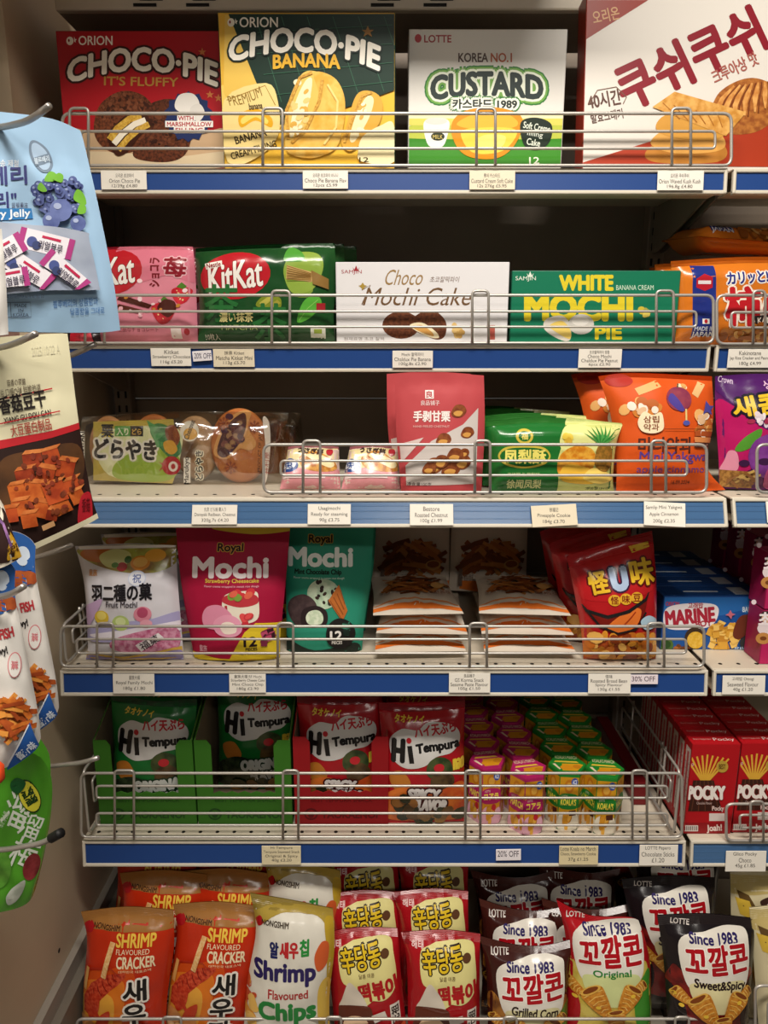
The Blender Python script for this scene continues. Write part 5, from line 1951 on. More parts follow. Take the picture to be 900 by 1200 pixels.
def tray(px0, px1, Y, z, col, dark, ytop, ycut, label):
    """shelf-ready carton with a cut-down front: floor, back, sides, low front, all card-thick"""
    py = proj(V((0, Y, z)))[1]
    a, b_ = atY(px0, py, Y).x, atY(px1, py, Y).x
    fr = Fr(V(((a + b_) / 2, Y, z)))
    L = (b_ - a) / 2
    H = fr.uv(450, ytop)[1]
    hc = fr.uv(450, ycut)[1]
    D = .27
    t = .0022
    root = empty('display_carton')
    root.matrix_world = fr.M
    tag(root, label, 'display carton', 'cut-open display cartons of seaweed bags')

    def k(mb, n):
        o = mb.build(n)
        o.parent = root
    m, md = mat(col, 'm'), mat(dark, 'm')
    mb = MB()
    # front with a cut-out: bottom band, two upright ears, wavy torn edge
    pts = [(-L, .0006), (L, .0006), (L, H)]
    e = .028
    pts += [(L - e * .75, H), (L - e, H - .01)]
    n = 10
    for i in range(n + 1):
        u = i / n
        pts.append((L - e - (2 * L - 2 * e) * u, hc + .004 * ((i % 2) - .5)))
    pts += [(-L + e, H - .01), (-L + e * .75, H), (-L, H)]
    N = len(pts)
    v = [(x, 0, zz) for x, zz in pts] + [(x, t, zz) for x, zz in pts]
    tr = geometry.tessellate_polygon([[V((x, zz, 0)) for x, zz in pts]])
    f = [_ccw(q, pts) for q in tr] + [tuple(i + N for i in _ccw(q, pts)[::-1]) for q in tr]
    f += [(i, i + N, (i + 1) % N + N, (i + 1) % N) for i in range(N)]
    mb.add(v, f, m)
    A = Art(fr, 'm')
    cx = (px0 + px1) / 2
    A.t('BEST TEMPURA SNACK', cx - 36, 935, cx + 36, 940, dark, .02)
    A.t('TAOKAENOI', cx - 24, 950, cx + 42, 959, dark, .05)
    A.e(cx - 36, 954, 8, 7, dark)
    A.e(cx - 36, 954, 6, 5, col)
    A.e(cx - 36, 955, 3.5, 3.5, dark)
    A.flat(mb)
    k(mb, 'front_panel')
    for sx in (-1, 1):
        mb = MB()
        x0, x1 = sorted((sx * L, sx * (L - t)))
        p2 = [(t, .0006), (D, .0006), (D, H + .05), (D * .5, H + .05), (t, H)]
        mb.prism(p2, x0, x1, m)
        mb.prism([(y, zz) for y, zz in p2], *sorted((sx * (L - t), sx * (L - t - .0004))), mat('#8a7a64', 'm'))
        k(mb, 'side_panel')
    mb = MB()
    mb.box(-L + t, L - t, D - t, D, .0006, H + .05, mat('#8a7a64', 'm'))
    k(mb, 'back_panel')
    mb = MB()
    mb.box(-L + t, L - t, t, D - t, .0006, .0006 + t, mat('#8a7a64', 'm'))
    k(mb, 'base')
    return fr, L


z5 = SZ[5]
GR, GD = '#366b1f', '#20461a'
RD, RDD = '#8e161b', '#5c0c10'
trays = [(118, 231, GR, GD, 868, 929, 'green display carton of seaweed bags in the corner by the end panel'),
         (233, 343, GR, GD, 868, 929, 'green display carton of seaweed bags beside the red carton'),
         (346, 455, RD, RDD, 864, 928, 'red display carton of spicy seaweed bags')]
TF = [tray(a, b, 1.105, z5, c, d, yt, yc, lb) for (a, b, c, d, yt, yc, lb) in trays]
gb = temp_bag('g', 61)
rb = temp_bag('r', 64)
M = lambda fr, dx, dy, dz, rx, ry: Matrix.Translation(fr.M.translation + V((dx, dy, dz))) @ Matrix.Rotation(R(ry), 4, 'Y') @ Matrix.Rotation(R(-rx), 4, 'X')
gb.matrix_world = M(TF[0][0], -.004, .035, .0035, 2, 4)
tag(gb, 'green seaweed bag at the front of the carton by the end panel', 'snack bag', 'green seaweed bags')
for k, lb in enumerate(('second', 'third', 'rearmost')):
    dup(gb, M(TF[0][0], .001, .035 + .062 * (k + 1), .0035, 1, 1), lb + ' green seaweed bag in the carton by the end panel')
dup(gb, M(TF[1][0], .002, .1, .0035, 2, 2), 'green seaweed bag set back inside the second green carton')
dup(gb, M(TF[1][0], -.002, .17, .0035, 2, -1), 'green seaweed bag at the back of the second green carton')
rb.matrix_world = M(TF[2][0], 0, .035, .0035, 3, -1)
tag(rb, 'red seaweed bag at the front of the red carton', 'snack bag', 'red seaweed bags')
for k, lb in enumerate(('second', 'third', 'rearmost')):
    dup(rb, M(TF[2][0], .001, .04 + .062 * (k + 1), .0035, 2, 1), lb + ' red seaweed bag in the red carton')
fs = stand(498, 1.105, z5)
for k, lb in enumerate(('red seaweed bag standing free between the red carton and the hexagonal boxes', 'second free-standing red seaweed bag, behind the first', 'third free-standing red seaweed bag, at the back')):
    dup(rb, M(fs, .001 - .001 * k, .006 + .068 * k, .001, 7, (-2, 1, 0)[k]), lb)


# hexagonal cookie boxes
def hexbox(pink):
    mb = MB()
    r, h = .032, .108
    c1, c2 = ('#a81f5c', '#c98a1c') if pink else ('#1f7a2a', '#c8901c')
    side = ('#d98aa8', '#c9952c') if pink else ('#c9c2b4', '#d0982a')
    pts = [(r * math.cos(math.pi / 3 * i + math.pi / 3), r * math.sin(math.pi / 3 * i + math.pi / 3)) for i in range(6)]
    # pts: front face between i=3 (240deg) and i=4 (300deg)
    ring = lambda s, z: [(x * s, y * s, z) for x, y in pts]
    zs = [(.97, .0006), (1, .003), (1, h - .003), (.97, h)]
    v = [p for s, z in zs for p in ring(s, z)]
    f = []
    for k in range(3):
        for i in range(6):
            f.append((k * 6 + i, k * 6 + (i + 1) % 6, k * 6 + 6 + (i + 1) % 6, k * 6 + 6 + i))
    f += [tuple(range(5, -1, -1)), tuple(range(18, 24))]
    mb.add(v, f, mat(c1, 'p'))
    # printed faces
    for i in range(6):
        a, b = V((*pts[i], 0)), V((*pts[(i + 1) % 6], 0))
        mid = (a + b) / 2
        ang = math.degrees(math.atan2(mid.y, mid.x)) + 90
        Mf = Matrix.Translation(mid) @ Matrix.Rotation(R(ang), 4, 'Z')
        sp = r / 2 - .0008
        cv = lambda p, sp=sp: ((p[0] - 50) / 50 * sp, (100 - p[1]) / 100 * h)
        A = Art(Fr(V((0, 0, 0))), 'p', cv)
        A.r(0, 3, 100, 97, c2)
        A.p([(0, 3), (100, 3), (100, 8), (0, 8)], c1)
        A.e(50, 24, 26, 12, '#b8721a')
        A.e(50, 24, 17, 7, '#d09a3c')
        if i % 2:
            A.e(78, 16, 18, 7, '#2c4a9a')
            A.t('ACE', 66, 12, 90, 20, '#d8dcea', .06)
        A.b([(0, 40), (50, 36), (100, 40), (100, 60), (50, 64), (0, 60)], c1, 3)
        A.t('LOTTE', 14, 39, 44, 43, '#e8d8c4', .03)
        if pink:
            A.t('コアラ' if i % 2 else 'MARCH', 8, 45, 92, 57, '#e6d24a', .06)
        else:
            A.t("KOALA'S" if i % 2 else 'MARCH', 8, 45, 92, 57, '#e6d24a', .06)
        A.b([(0, 76), (30, 68), (60, 78), (100, 70), (100, 98), (0, 98)], '#d9cfba' if not pink else '#d9a4b4', 3)
        A.sc(50, 84, 38, 9, 7, 13, ['#c98a24', '#b5741c', '#dba444'], seed=i + 3)
        if pink:
            A.e(66, 70, 13, 6, '#b82430')
        else:
            A.p([(56, 66), (92, 64), (94, 73), (58, 75)], '#4a2414')
        A.flat(mb, Mf, .0002, .00006)
    A = Art(Fr(V((0, 0, 0))), 'p', lambda p: (p[0] * r, p[1] * r))
    hx = [(.93 * math.cos(math.pi / 3 * i), .93 * math.sin(math.pi / 3 * i)) for i in range(6)]
    A.p(hx, c1)
    A.p([(-.3, -.05), (-.36, -.7), (.4, -.7), (.8, -.1), (.6, .0)], c2)
    A.p([(-.8, -.1), (-.5, -.62), (-.42, -.56), (-.66, -.06)], '#d9c4a4')
    A.p([(-.7, .08), (.6, .08), (.5, .22), (-.62, .22)], '#d9b43c')
    A.e(-.1, -.42, .34, .24, '#c9861c')
    A.e(.45, -.3, .22, .18, '#b8761a')
    Mt = Matrix.Translation((0, 0, h)) @ Matrix.Rotation(R(90), 4, 'X') @ Matrix.Scale(1, 4)
    # face frame (x, -off, z) -> top: x, z->y, -y->z
    Mt = Matrix(((1, 0, 0, 0), (0, 0, 1, 0), (0, -1, 0, h), (0, 0, 0, 1)))
    A2 = Art(Fr(V((0, 0, 0))), 'p', lambda p: (p[0] * r, p[1] * r))
    A2.items = A.items
    A2.t('x', 0, 0, 0, 0, c1) if False else None
    A.t("KOALA'S MARCH", -.55, .74, .55, .4, '#e6d9b0', .05)
    A.flat(mb, Mt, .0002, .00006)
    return mb.build('hexagonal_cookie_box')


cols_ = [(569, 1.135, True, 'pink', 'outer'), (616, 1.108, True, 'pink', 'inner'), (661, 1.12, False, 'green', 'inner'), (704, 1.108, False, 'green', 'outer')]
proto = {}
ordn = ['front', 'second', 'third', 'fourth', 'rearmost']
rd = random.Random(5)
for (px, Y, pk, cn, wh) in cols_:
    x = atY(px, proj(V((0, Y, z5)))[1], Y).x
    for k in range(5):
        Mx = Matrix.Translation((x - .002 * k, Y + .0585 * k, z5)) @ Matrix.Rotation(R((0 if k else 8 * (1 if pk else -1)) + rd.uniform(-4, 4)), 4, 'Z')
        beside = {('pink', 'outer'): 'column next to the red seaweed bags', ('pink', 'inner'): 'column touching the green boxes', ('green', 'inner'): 'column touching the pink boxes', ('green', 'outer'): 'column beside the empty shelf space'}[(cn, wh)]
        lb = f'{ordn[k]} {cn} hexagonal cookie box in the {beside}'
        if pk not in proto:
            proto[pk] = hexbox(pk)
            proto[pk].matrix_world = Mx
            tag(proto[pk], lb, 'cookie box', cn + ' hexagonal cookie boxes')
        else:
            dup(proto[pk], Mx, lb)

# chocolate stick boxes in the next bay
def a_poc(A, dx=0):
    S = lambda x: x + dx
    for k in range(9):
        x = 813 + k * 4
        A.l([(S(x + (k - 4) * 2.2), 884 + abs(k - 4) * 1.2), (S(826 + (k - 4) * .9), 915)], 2.2, '#dba83c')
    A.p([(S(812), 914), (S(836), 914), (S(846), 950), (S(806), 950)], '#3a1c14')
    for k in range(5):
        A.l([(S(816 + k * 4.4), 914), (S(810 + k * 8), 950)], 1, '#5c3424')
    A.e(S(846), 898, 7, 7, '#b8983c')
    A.t('BEST', S(842), 895, S(850), 901, '#5a3c14', .03)
    A.t('Glico', S(803), 892, S(813), 897, '#e6d0cc', .02, rot=-8)
    A.t('POCKY', S(805), 920, S(850), 937, '#ece4dc', .08, o=[('#8a0f18', .8)], rot=0)
    A.t('Chocolate Flavour', S(816), 939, S(834), 942, '#d8b8b0', 0)
    A.r(S(831), 953, S(849), 962, '#dccfc8')
    A.t('Pocky', S(834), 944, S(848), 951, '#e0c4bc', .05)
    A.p([(S(800), 964), (S(856), 964), (S(856), 978), (S(800), 978)], '#8f131a')
    A.r(S(801), 967, S(818), 974, '#dccfc8')
    for k in range(7):
        A.r(S(802 + k * 2.3), 968, S(803 + k * 2.3), 973, '#3a2a28')
    A.t('Joah!', S(828), 966, S(846), 976, '#e6d4cc', .05, rot=3)


fr, w_, h_ = cuboid_px(801, 856, 872, 1.082, z5)
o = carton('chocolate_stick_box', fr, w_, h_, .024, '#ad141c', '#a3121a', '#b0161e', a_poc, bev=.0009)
mb = MB()
A = Art(Fr(V((0, 0, 0))), 'p', lambda p: (p[0], p[1]))
A.t('Pocky', .0, .018, w_ / 2 - .006, .006, '#ead8d2', .05)
A.t('Share happiness!', -w_ / 2 + .006, .0165, -.004, .0105, '#dba8a0', .02)
A.flat(mb, Matrix(((1, 0, 0, 0), (0, 0, 1, 0), (0, -1, 0, h_ + .0009), (0, 0, 0, 1))))
A = Art(Fr(V((0, 0, 0))), 'p', lambda p: (p[0], p[1]))
A.r(.003, .02, .021, h_ - .012, '#c9b4ac')
A.l([(.012, .03), (.012, h_ - .02)], .006, '#b8484c')
for k in range(9):
    A.l([(.005, .03 + k * .012), (.019, .03 + k * .012)], .0012, '#8a6a64')
A.flat(mb, Matrix(((0, -1, 0, 0), (-1, 0, 0, 0), (0, 0, 1, 0), (0, 0, 0, 1))) @ Matrix.Identity(4) if False else Matrix(((0, 1, 0, -w_ / 2), (1, 0, 0, 0), (0, 0, 1, 0), (0, 0, 0, 1))))
mb.build('printed_panel', o)
tag(o, 'front red chocolate stick box in the column nearest the wire fence', 'snack box', 'red chocolate stick boxes')
M0 = o.matrix_world.copy()
for k in range(1, 9):
    dup(o, Matrix.Translation((.0, .0262 * k, 0)) @ M0, (ords + ['tenth'])[k - 1] + ' red chocolate stick box from the front in the column nearest the wire fence')
for k in range(9):
    dup(o, Matrix.Translation((w_ + .0035, .0262 * k + .003, 0)) @ M0, (['front'] + ords)[k] + ' red chocolate stick box in the column cut by the frame edge')
# a red carton lying along the end of the fenced shelf, and pale cartons deep in the next bay
mb = MB()
xa = .455
for k, (ya, yb_, hh) in enumerate(((1.16, 1.40, .045),)):
    mb.bbox(xa - .012, xa + .012, ya, yb_, z5 + .001, z5 + hh, mat('#6a1418', 'p'), .0015)
    mb.box(xa - .0125, xa - .0121, ya + .01, yb_ - .01, z5 + .012, z5 + .02, mat('#a8464a', 'p'))
o = mb.build('flat_carton')
tag(o, 'low dark red carton on the shelf beside the empty space', 'snack box')
fr = stand(884, 1.36, z5)
o = carton('biscuit_carton', Fr(V((.70, 1.30, z5))), .1, .15, .05, '#8f8672', '#7d7462', '#a39a84', None)
tag(o, 'pale grey biscuit carton behind the red chocolate stick boxes', 'snack box', 'pale cartons')
M0 = o.matrix_world.copy()
dup(o, Matrix.Translation((.0, .055, 0)) @ M0, 'second pale biscuit carton, deeper behind the chocolate stick boxes')

# ================================================================== base shelf
def a_shr(A):
    A.p([(90, 1060), (214, 1060), (212, 1086), (96, 1084)], '#9c6a34')
    A.b([(98, 1140), (130, 1124), (160, 1120), (166, 1160), (150, 1200), (96, 1206)], '#c94a14')
    A.b([(98, 1150), (128, 1134), (152, 1136), (152, 1170), (140, 1206), (96, 1210)], '#d87420')
    A.b([(98, 1164), (120, 1148), (140, 1154), (140, 1180), (130, 1210), (96, 1212)], '#e0a03c')
    A.b([(99, 1082), (106, 1077), (112, 1081), (110, 1088), (102, 1089)], '#a8141c')
    A.t('NONGSHIM', 112, 1079, 144, 1084, '#3a1a10', .03, rot=-2)
    A.t('SHRIMP', 141, 1086, 187, 1100, '#e8c04a', .035)
    A.t('FLAVOURED', 142, 1101.5, 180, 1107, '#ecd8b0', .01)
    A.t('CRACKER', 143, 1108.5, 187, 1121.5, '#ecd8b0', .03)
    A.t('대한민국 대표스낵', 146, 1123, 182, 1126, '#f0d8a8', 0)
    A.l([(106, 1178), (110, 1162), (120, 1148), (132, 1138), (144, 1132), (154, 1127)], [8, 17, 20, 18, 13, 4], ('#a82818', '#cc5030', 200))
    for k in range(6):
        A.l([(115 + k * 6, 1164 - k * 6), (111 + k * 6, 1157 - k * 5), (109 + k * 6, 1151 - k * 5)], .9, '#7a1810')
    A.b([(106, 1170), (112, 1154), (124, 1152), (122, 1172), (112, 1182)], ('#b02c18', '#cc4c2c', 160))
    A.l([(150, 1130), (138, 1120), (112, 1124), (104, 1140)], .8, '#a83020')
    A.l([(116, 1166), (124, 1180), (136, 1178)], [5, 4, 2], '#b8341c')
    A.b([(118, 1190), (124, 1176), (136, 1168), (134, 1184), (124, 1196)], '#c03c20')
    A.l([(128, 1132), (134, 1108), (138, 1094)], 6, ('#d9a060', '#e6c088', 250))
    A.l([(104, 1150), (108, 1124)], 4, '#d9a45c')
    A.l([(150, 1178), (158, 1160)], 5, '#d99a50')
    for i, ch in enumerate('새우깡'):
        A.t(ch, 152 - i * 1, 1132 + i * 28, 178 - i * 1, 1158 + i * 28, '#161212', .05, o=[('#ece4d8', 2.4)])
    A.sc(112, 1200, 18, 14, 16, 9, ['#c98a50', '#dba870', '#e6c090'], seed=4)
    A.sc(140, 1206, 20, 8, 12, 9, ['#c98a50', '#dba870', '#e6c090'], seed=5)


fr = stand(152, 1.0, BASE_Z, lean=7, roll=0)
o = bag('shrimp_cracker_bag', fr, [(95, 1068), (150, 1062), (203, 1066)], [(98, 1232), (145, 1236), (194, 1233)], .06, '#b82c10', a_shr, prof='pillow', st=.07, sb=.05, seed=71, seal='#8f602c',
        left=[(102, 1100), (98, 1160)], right=[(204, 1110), (196, 1170)], nv=32)
tag(o, 'orange shrimp cracker bag at the front beside the end panel', 'snack bag', 'orange shrimp cracker bags')
M0 = o.matrix_world.copy()
spots = [(.134, .012, 3, 'orange shrimp cracker bag at the front beside the white chips bag'),
         (.03, .072, 2, 'second-row orange shrimp cracker bag, between the two front ones'),
         (.136, .076, 3, 'second-row orange shrimp cracker bag, leaning toward the white chips'),
         (.005, .143, -1, 'third-row orange shrimp cracker bag, upper edge under the shelf'),
         (.14, .15, 2, 'third-row orange shrimp cracker bag near the white chips bags'),
         (.01, .215, 1, 'rearmost orange shrimp cracker bag by the end panel'),
         (.15, .222, -1, 'rearmost orange shrimp cracker bag near the white chips bags')]
for (dx, dy, ry, lb) in spots:
    dup(o, Matrix.Translation((dx, dy, .012 if dy > .06 else 0)) @ M0 @ Matrix.Rotation(R(ry), 4, 'Y'), lb)


def a_chi(A):
    A.p([(290, 1046), (394, 1050), (390, 1072), (372, 1060), (330, 1062), (300, 1076)], '#8f7a34')
    A.b([(296, 1066), (330, 1058), (392, 1066), (392, 1090), (372, 1072), (330, 1066), (304, 1078)], '#a9903c')
    A.b([(381, 1075), (393, 1080), (392, 1130), (384, 1150), (384, 1110)], '#b8982c')
    A.b([(300, 1074), (306, 1068), (310, 1075), (304, 1080)], '#a8141c')
    A.t('NONGSHIM', 308, 1072, 340, 1078, '#3a2a1a', .03, rot=-4)
    A.t('알', 318, 1093, 329, 1111, '#232a5c', .06)
    A.t('새우', 330, 1092, 352, 1110, '#b8282c', .06)
    A.t('칩', 353, 1090, 364, 1108, '#2c8a3c', .06)
    A.t('Shrimp', 299, 1114, 372, 1142, '#2a2058', .06)
    A.t('Flavoured', 317, 1145, 363, 1155, '#a82c2c', .03)
    A.t('Chips', 305, 1158, 372, 1188, '#24823a', .07)
    A.sc(292, 1166, 8, 24, 12, 7, ['#d9963c', '#c4502c', '#e6b860'], seed=3)
    A.b([(370, 1110), (378, 1096), (386, 1100), (384, 1120), (374, 1126)], '#c85a2c')
    A.b([(374, 1150), (386, 1140), (390, 1190), (376, 1200)], '#d9b44c')
    A.t('Country Shrimp flavoured chips', 310, 1192, 350, 1195, '#8a8478', 0)


fr = stand(340, .99, BASE_Z, lean=6)
o = bag('shrimp_chip_bag', fr, [(293, 1046), (340, 1054), (390, 1064)], [(284, 1232), (335, 1236), (388, 1234)], .06, '#dbd6c8', a_chi, prof='pillow', st=.06, sb=.05, seed=74, seal='#8a7434',
        left=[(300, 1090), (290, 1150)], right=[(392, 1110), (386, 1170)], nv=32)
tag(o, 'white and gold shrimp chips bag at the front', 'snack bag', 'white shrimp chips bags')
M0 = o.matrix_world.copy()
dup(o, Matrix.Translation((.002, .09, .0)) @ M0 @ Matrix.Rotation(R(1), 4, 'Y'), 'white and gold shrimp chips bag in the second row')
dup(o, Matrix.Translation((-.003, .165, .008)) @ M0 @ Matrix.Rotation(R(-1), 4, 'Y'), 'white and gold shrimp chips bag in the third row')


def a_tte(A):
    A.p([(472, 1090), (480, 1088), (480, 1104), (472, 1104)], '#8a141c')
    A.t('해태', 482, 1100, 496, 1107, '#e8c8c4', .04)
    A.b([(492, 1112), (500, 1104), (524, 1100), (552, 1102), (556, 1118), (556, 1150), (542, 1164), (520, 1160), (508, 1148), (494, 1140)], '#d9cf8a')
    A.p([(518, 1158), (532, 1160), (514, 1172)], '#d9cf8a')
    A.t('辛당동', 494, 1104, 541, 1129, '#d8b624', .03, o=[('#2a1c14', 1.5)], rot=6)
    A.t('떡볶이', 512, 1141, 557, 1163, '#a8181c', .065, rot=5)
    A.t('달콤 매콤', 514, 1132, 532, 1137, '#5a3a1c', .02)
    A.e(546, 1116, 5, 5, '#5a3a24')
    A.b([(489, 1172), (492, 1160), (502, 1140), (512, 1150), (520, 1166), (518, 1174)], '#cfc4b4')
    A.b([(486, 1180), (490, 1168), (520, 1168), (526, 1180), (528, 1215), (484, 1215)], '#5c2a1c')
    A.e(505, 1192, 15, 13, '#e6c4a0')
    A.r(546, 1172, 557, 1198, '#e0d8cc')
    A.t('元祖', 540, 1181, 563, 1190, '#2a1c18', .05, rot=90)
    A.sc(542, 1210, 20, 10, 18, 8, ['#b8301c', '#d05a34', '#8a1c14'], kind='s', seed=5)
    A.p([(524, 1180), (540, 1176), (542, 1184), (527, 1190)], '#d9cfc4')


fr = stand(516, 1.0, BASE_Z, lean=8)
o = bag('rice_cake_snack_bag', fr, [(470, 1092), (520, 1089), (563, 1094)], [(478, 1232), (520, 1235), (562, 1232)], .055, '#a3141c', a_tte, prof='pillow', st=.07, sb=.05, seed=77,
        left=[(477, 1130)], right=[(562, 1130)])
tag(o, 'red rice cake snack bag at the front, next to the brown corn cones', 'snack bag', 'red rice cake snack bags')
M0 = o.matrix_world.copy()
dup(o, Matrix.Translation((-.118, .006, -.0)) @ M0 @ Matrix.Rotation(R(-5), 4, 'Y'), 'red rice cake snack bag at the front, next to the white chips bag')
for k, (nm) in enumerate(('second', 'third', 'rearmost')):
    dup(o, Matrix.Translation((-.006, .066 * (k + 1), .024 + .012 * k)) @ M0 @ Matrix.Rotation(R(-2 + 2 * k), 4, 'Y'), nm + ' red rice cake snack bag in the column by the corn cones')
    if k < 2:
        dup(o, Matrix.Translation((-.122, .072 * (k + 1), .016 + .008 * k)) @ M0 @ Matrix.Rotation(R(-3), 4, 'Y'), nm + ' red rice cake snack bag in the column by the white chips')


def a_corn(A, ox, oy, s, kind):
    """corn cone bag print; origin = top left of the bag, s = scale"""
    P = lambda x, y: (ox + x * s, oy + y * s)
    B = lambda pts, c: A.b([P(*p) for p in pts], c)
    T = lambda tx, x0, y0, x1, y1, c, b, **k: A.t(tx, *P(x0, y0), *P(x1, y1), c, b, **k)
    dark = {'g': '#3a1712', 'o': '#a3141c', 's': '#1c1416'}[kind]
    B([(10, 60), (30, 70), (70, 84), (92, 60), (98, 90), (96, 130), (8, 130)], {'g': ('#6e4018', '#a8702c', 40), 'o': ('#b8a03c', '#c9b65a', 40), 's': ('#4a1010', '#7c1c18', 40)}[kind])
    B([(2, 84), (12, 80), (24, 104), (20, 130), (2, 130)], dark)
    B([(80, 92), (98, 70), (100, 130), (84, 130)], {'g': '#4a7a24', 'o': '#3f8a2c', 's': '#2a1a14'}[kind])
    B([(18, 32), (44, 24), (86, 22), (92, 36), (88, 74), (66, 86), (36, 82), (22, 70)], '#dcd6ca')
    B([(26, 74), (50, 70), (80, 70), (86, 80), (78, 100), (40, 100)], {'g': '#d0c89a', 'o': '#c9d090', 's': '#d9cf9c'}[kind])
    T('LOTTE', 12, 14, 32, 20, '#ddd4cc', .03, rot=-5)
    T('Since 1983', 28, 25, 80, 35, '#2a2058', .05, rot=-2)
    T('꼬깔콘', 22, 35, 90, 63, '#a3121c', .05, rot=2, o=[('#ece6dc', 1.2)])
    if kind == 'g':
        T('Grilled Corn', 32, 68, 84, 78, '#2a1c14', .04, rot=-6)
    elif kind == 'o':
        T('Original', 36, 65, 76, 74, '#2c7a34', .04)
    else:
        T('Sweet&Spicy', 30, 68, 86, 80, '#2a1a1c', .05, rot=-5)
    for (x, y, r_, an) in ((20, 88, 11, -2.6), (84, 86, 10, -.5), (72, 96, 17, -1.0), (42, 98, 19, -2.2), (60, 118, 15, -1.7)):
        # a bugle-shaped corn cone: wide ribbed mouth narrowing to a bent tip
        c_, q_ = math.cos(an), math.sin(an)
        L = lambda u, v: P(x + (u * c_ - v * q_) * r_, y + (u * q_ + v * c_) * r_)
        A.b([L(.75, -.62), L(.2, -.6), L(-.5, -.42), L(-1.05, -.1), L(-1.1, .12), L(-.5, .38), L(.2, .58), L(.75, .62), L(.95, 0)], ('#b06a1c', '#cf8f34', 150), 4)
        for k in range(6):
            w_ = .56 - k * .085
            A.l([L(.55 - k * .26, -w_), L(.64 - k * .26, 0), L(.55 - k * .26, w_)], .9 * s, ('#e0b050', '#e8c070', 90))
        A.e(*L(.78, 0), .2 * r_ * s, .6 * r_ * s, '#d9a848', -math.degrees(an))
        A.e(*L(.8, 0), .13 * r_ * s, .46 * r_ * s, '#7a3c10', -math.degrees(an))
    for k in range(6):
        A.e(*P(12 + (k * 29) % 80, 86 + (k * 17) % 40), 2.6 * s, 2 * s, '#e0b83c')


def corn(kind, px, Y, top, bot, seal, seed, label, ox, oy, s, lean=8, **kw):
    fr = stand(px, Y, BASE_Z, lean=lean)
    o = bag('corn_cone_bag', fr, top, bot, .06, {'g': '#3a1712', 'o': '#a8161e', 's': '#1a1416'}[kind], lambda A: a_corn(A, ox, oy, s, kind), prof='pillow', st=.075, sb=.05, seed=seed, seal=seal, wr=.0016, **kw)
    return tag(o, label, 'snack bag', {'g': 'brown corn cone bags', 'o': 'red corn cone bags', 's': 'black corn cone bags'}[kind])


g = corn('g', 616, 1.0, [(562, 1096), (600, 1106), (636, 1108), (671, 1100)], [(572, 1232), (615, 1236), (664, 1233)], '#4a221a', 81,
         'brown grilled corn cone bag at the front, beside the red rice cake snack', 562, 1094, 1.06, left=[(570, 1140)], right=[(666, 1150)])
r_ = corn('o', 710, 1.005, [(652, 1054), (690, 1072), (735, 1074), (748, 1078)], [(664, 1232), (712, 1236), (762, 1232)], '#a8161e', 83,
          'red corn cone bag with green lettering, tilted at the front', 650, 1052, 1.1, left=[(664, 1110)], right=[(762, 1130)], lean=9)
s_ = corn('s', 826, .99, [(770, 1072), (826, 1070), (886, 1076)], [(784, 1232), (828, 1236), (874, 1233)], '#241c1c', 85,
          'black sweet and spicy corn cone bag at the front, near the frame edge', 772, 1060, 1.1, left=[(778, 1130)], right=[(882, 1130)])
Mg, Mr, Ms = (o.matrix_world.copy() for o in (g, r_, s_))
RY = lambda a: Matrix.Rotation(R(a), 4, 'Y')
dup(g, Matrix.Translation((-.004, .07, .008)) @ Mg @ RY(3), 'brown corn cone bag in the second row behind the front brown one')
dup(g, Matrix.Translation((.008, .14, .016)) @ Mg @ RY(-2), 'brown corn cone bag in the third row, high under the shelf')
dup(g, Matrix.Translation((.11, .15, .02)) @ Mg @ RY(4), 'brown corn cone bag behind the tilted red one')
dup(g, Matrix.Translation((.11, .075, .006)) @ Mg @ RY(2), 'brown corn cone bag right behind the red front bag')
dup(s_, Matrix.Translation((-.022, .075, .012)) @ Ms @ RY(-3), 'black corn cone bag in the second row, peeking out left of the front one')
dup(s_, Matrix.Translation((.0, .15, .02)) @ Ms @ RY(2), 'black corn cone bag in the third row near the frame edge')
dup(s_, Matrix.Translation((-.016, .225, .02)) @ Ms @ RY(0), 'rearmost black corn cone bag near the back panel')


def a_crm(A):
    A.p([(838, 1024), (900, 1026), (900, 1040), (842, 1046)], '#b8a468')
    A.b([(872, 1050), (886, 1044), (900, 1046), (900, 1060), (880, 1060)], '#3a2420')
    A.e(886, 1056, 8, 6, '#d8d0c4')
    A.p([(848, 1040), (860, 1044), (870, 1062), (852, 1056)], '#5a4424')
    A.p([(846, 1048), (860, 1050), (866, 1070), (850, 1066)], '#c9a83c')
    A.b([(862, 1110), (880, 1090), (900, 1096), (900, 1150), (868, 1150)], ('#d9a83c', '#c98a2c', 80))
    A.t('바나나', 860, 1068, 900, 1084, '#5a3c1c', .05)


fr = stand(892, 1.07, BASE_Z, lean=7)
o = bag('cream_snack_bag', fr, [(842, 1022), (890, 1020), (946, 1024)], [(846, 1190), (892, 1194), (944, 1190)], .05, '#cbbf9a', a_crm, prof='pillow', st=.07, sb=.05, seed=88)
o.matrix_world = Matrix.Translation((.02, 0, 0)) @ o.matrix_world
tag(o, 'cream coloured snack bag behind the black corn cone bag', 'snack bag', 'cream snack bags')
M0 = o.matrix_world.copy()
dup(o, Matrix.Translation((.012, -.075, 0)) @ M0 @ RY(-3), 'cream coloured snack bag at the frame edge, nearest the front')
# ================================================================== peg hooks and hanging packets at the left
m_peg = painted('peg_panel', '#c9c0b2', '#d2c9bb', 5, 0.5)
peg = empty('hook_board', (-.72, .5, 0))
tag(peg, 'cream panel beyond the frame edge that carries the hooks', 'hook panel')
b = MB()
b.bbox(-.75, -.72, .12, .95, .25, 2.2, m_peg, .004)
part(b, 'board', peg)
b = MB()
b.bbox(-.719, -.34, .25, .93, 2.19, 2.22, m_peg, .004)
part(b, 'top_shelf', peg)
HB = -.7185


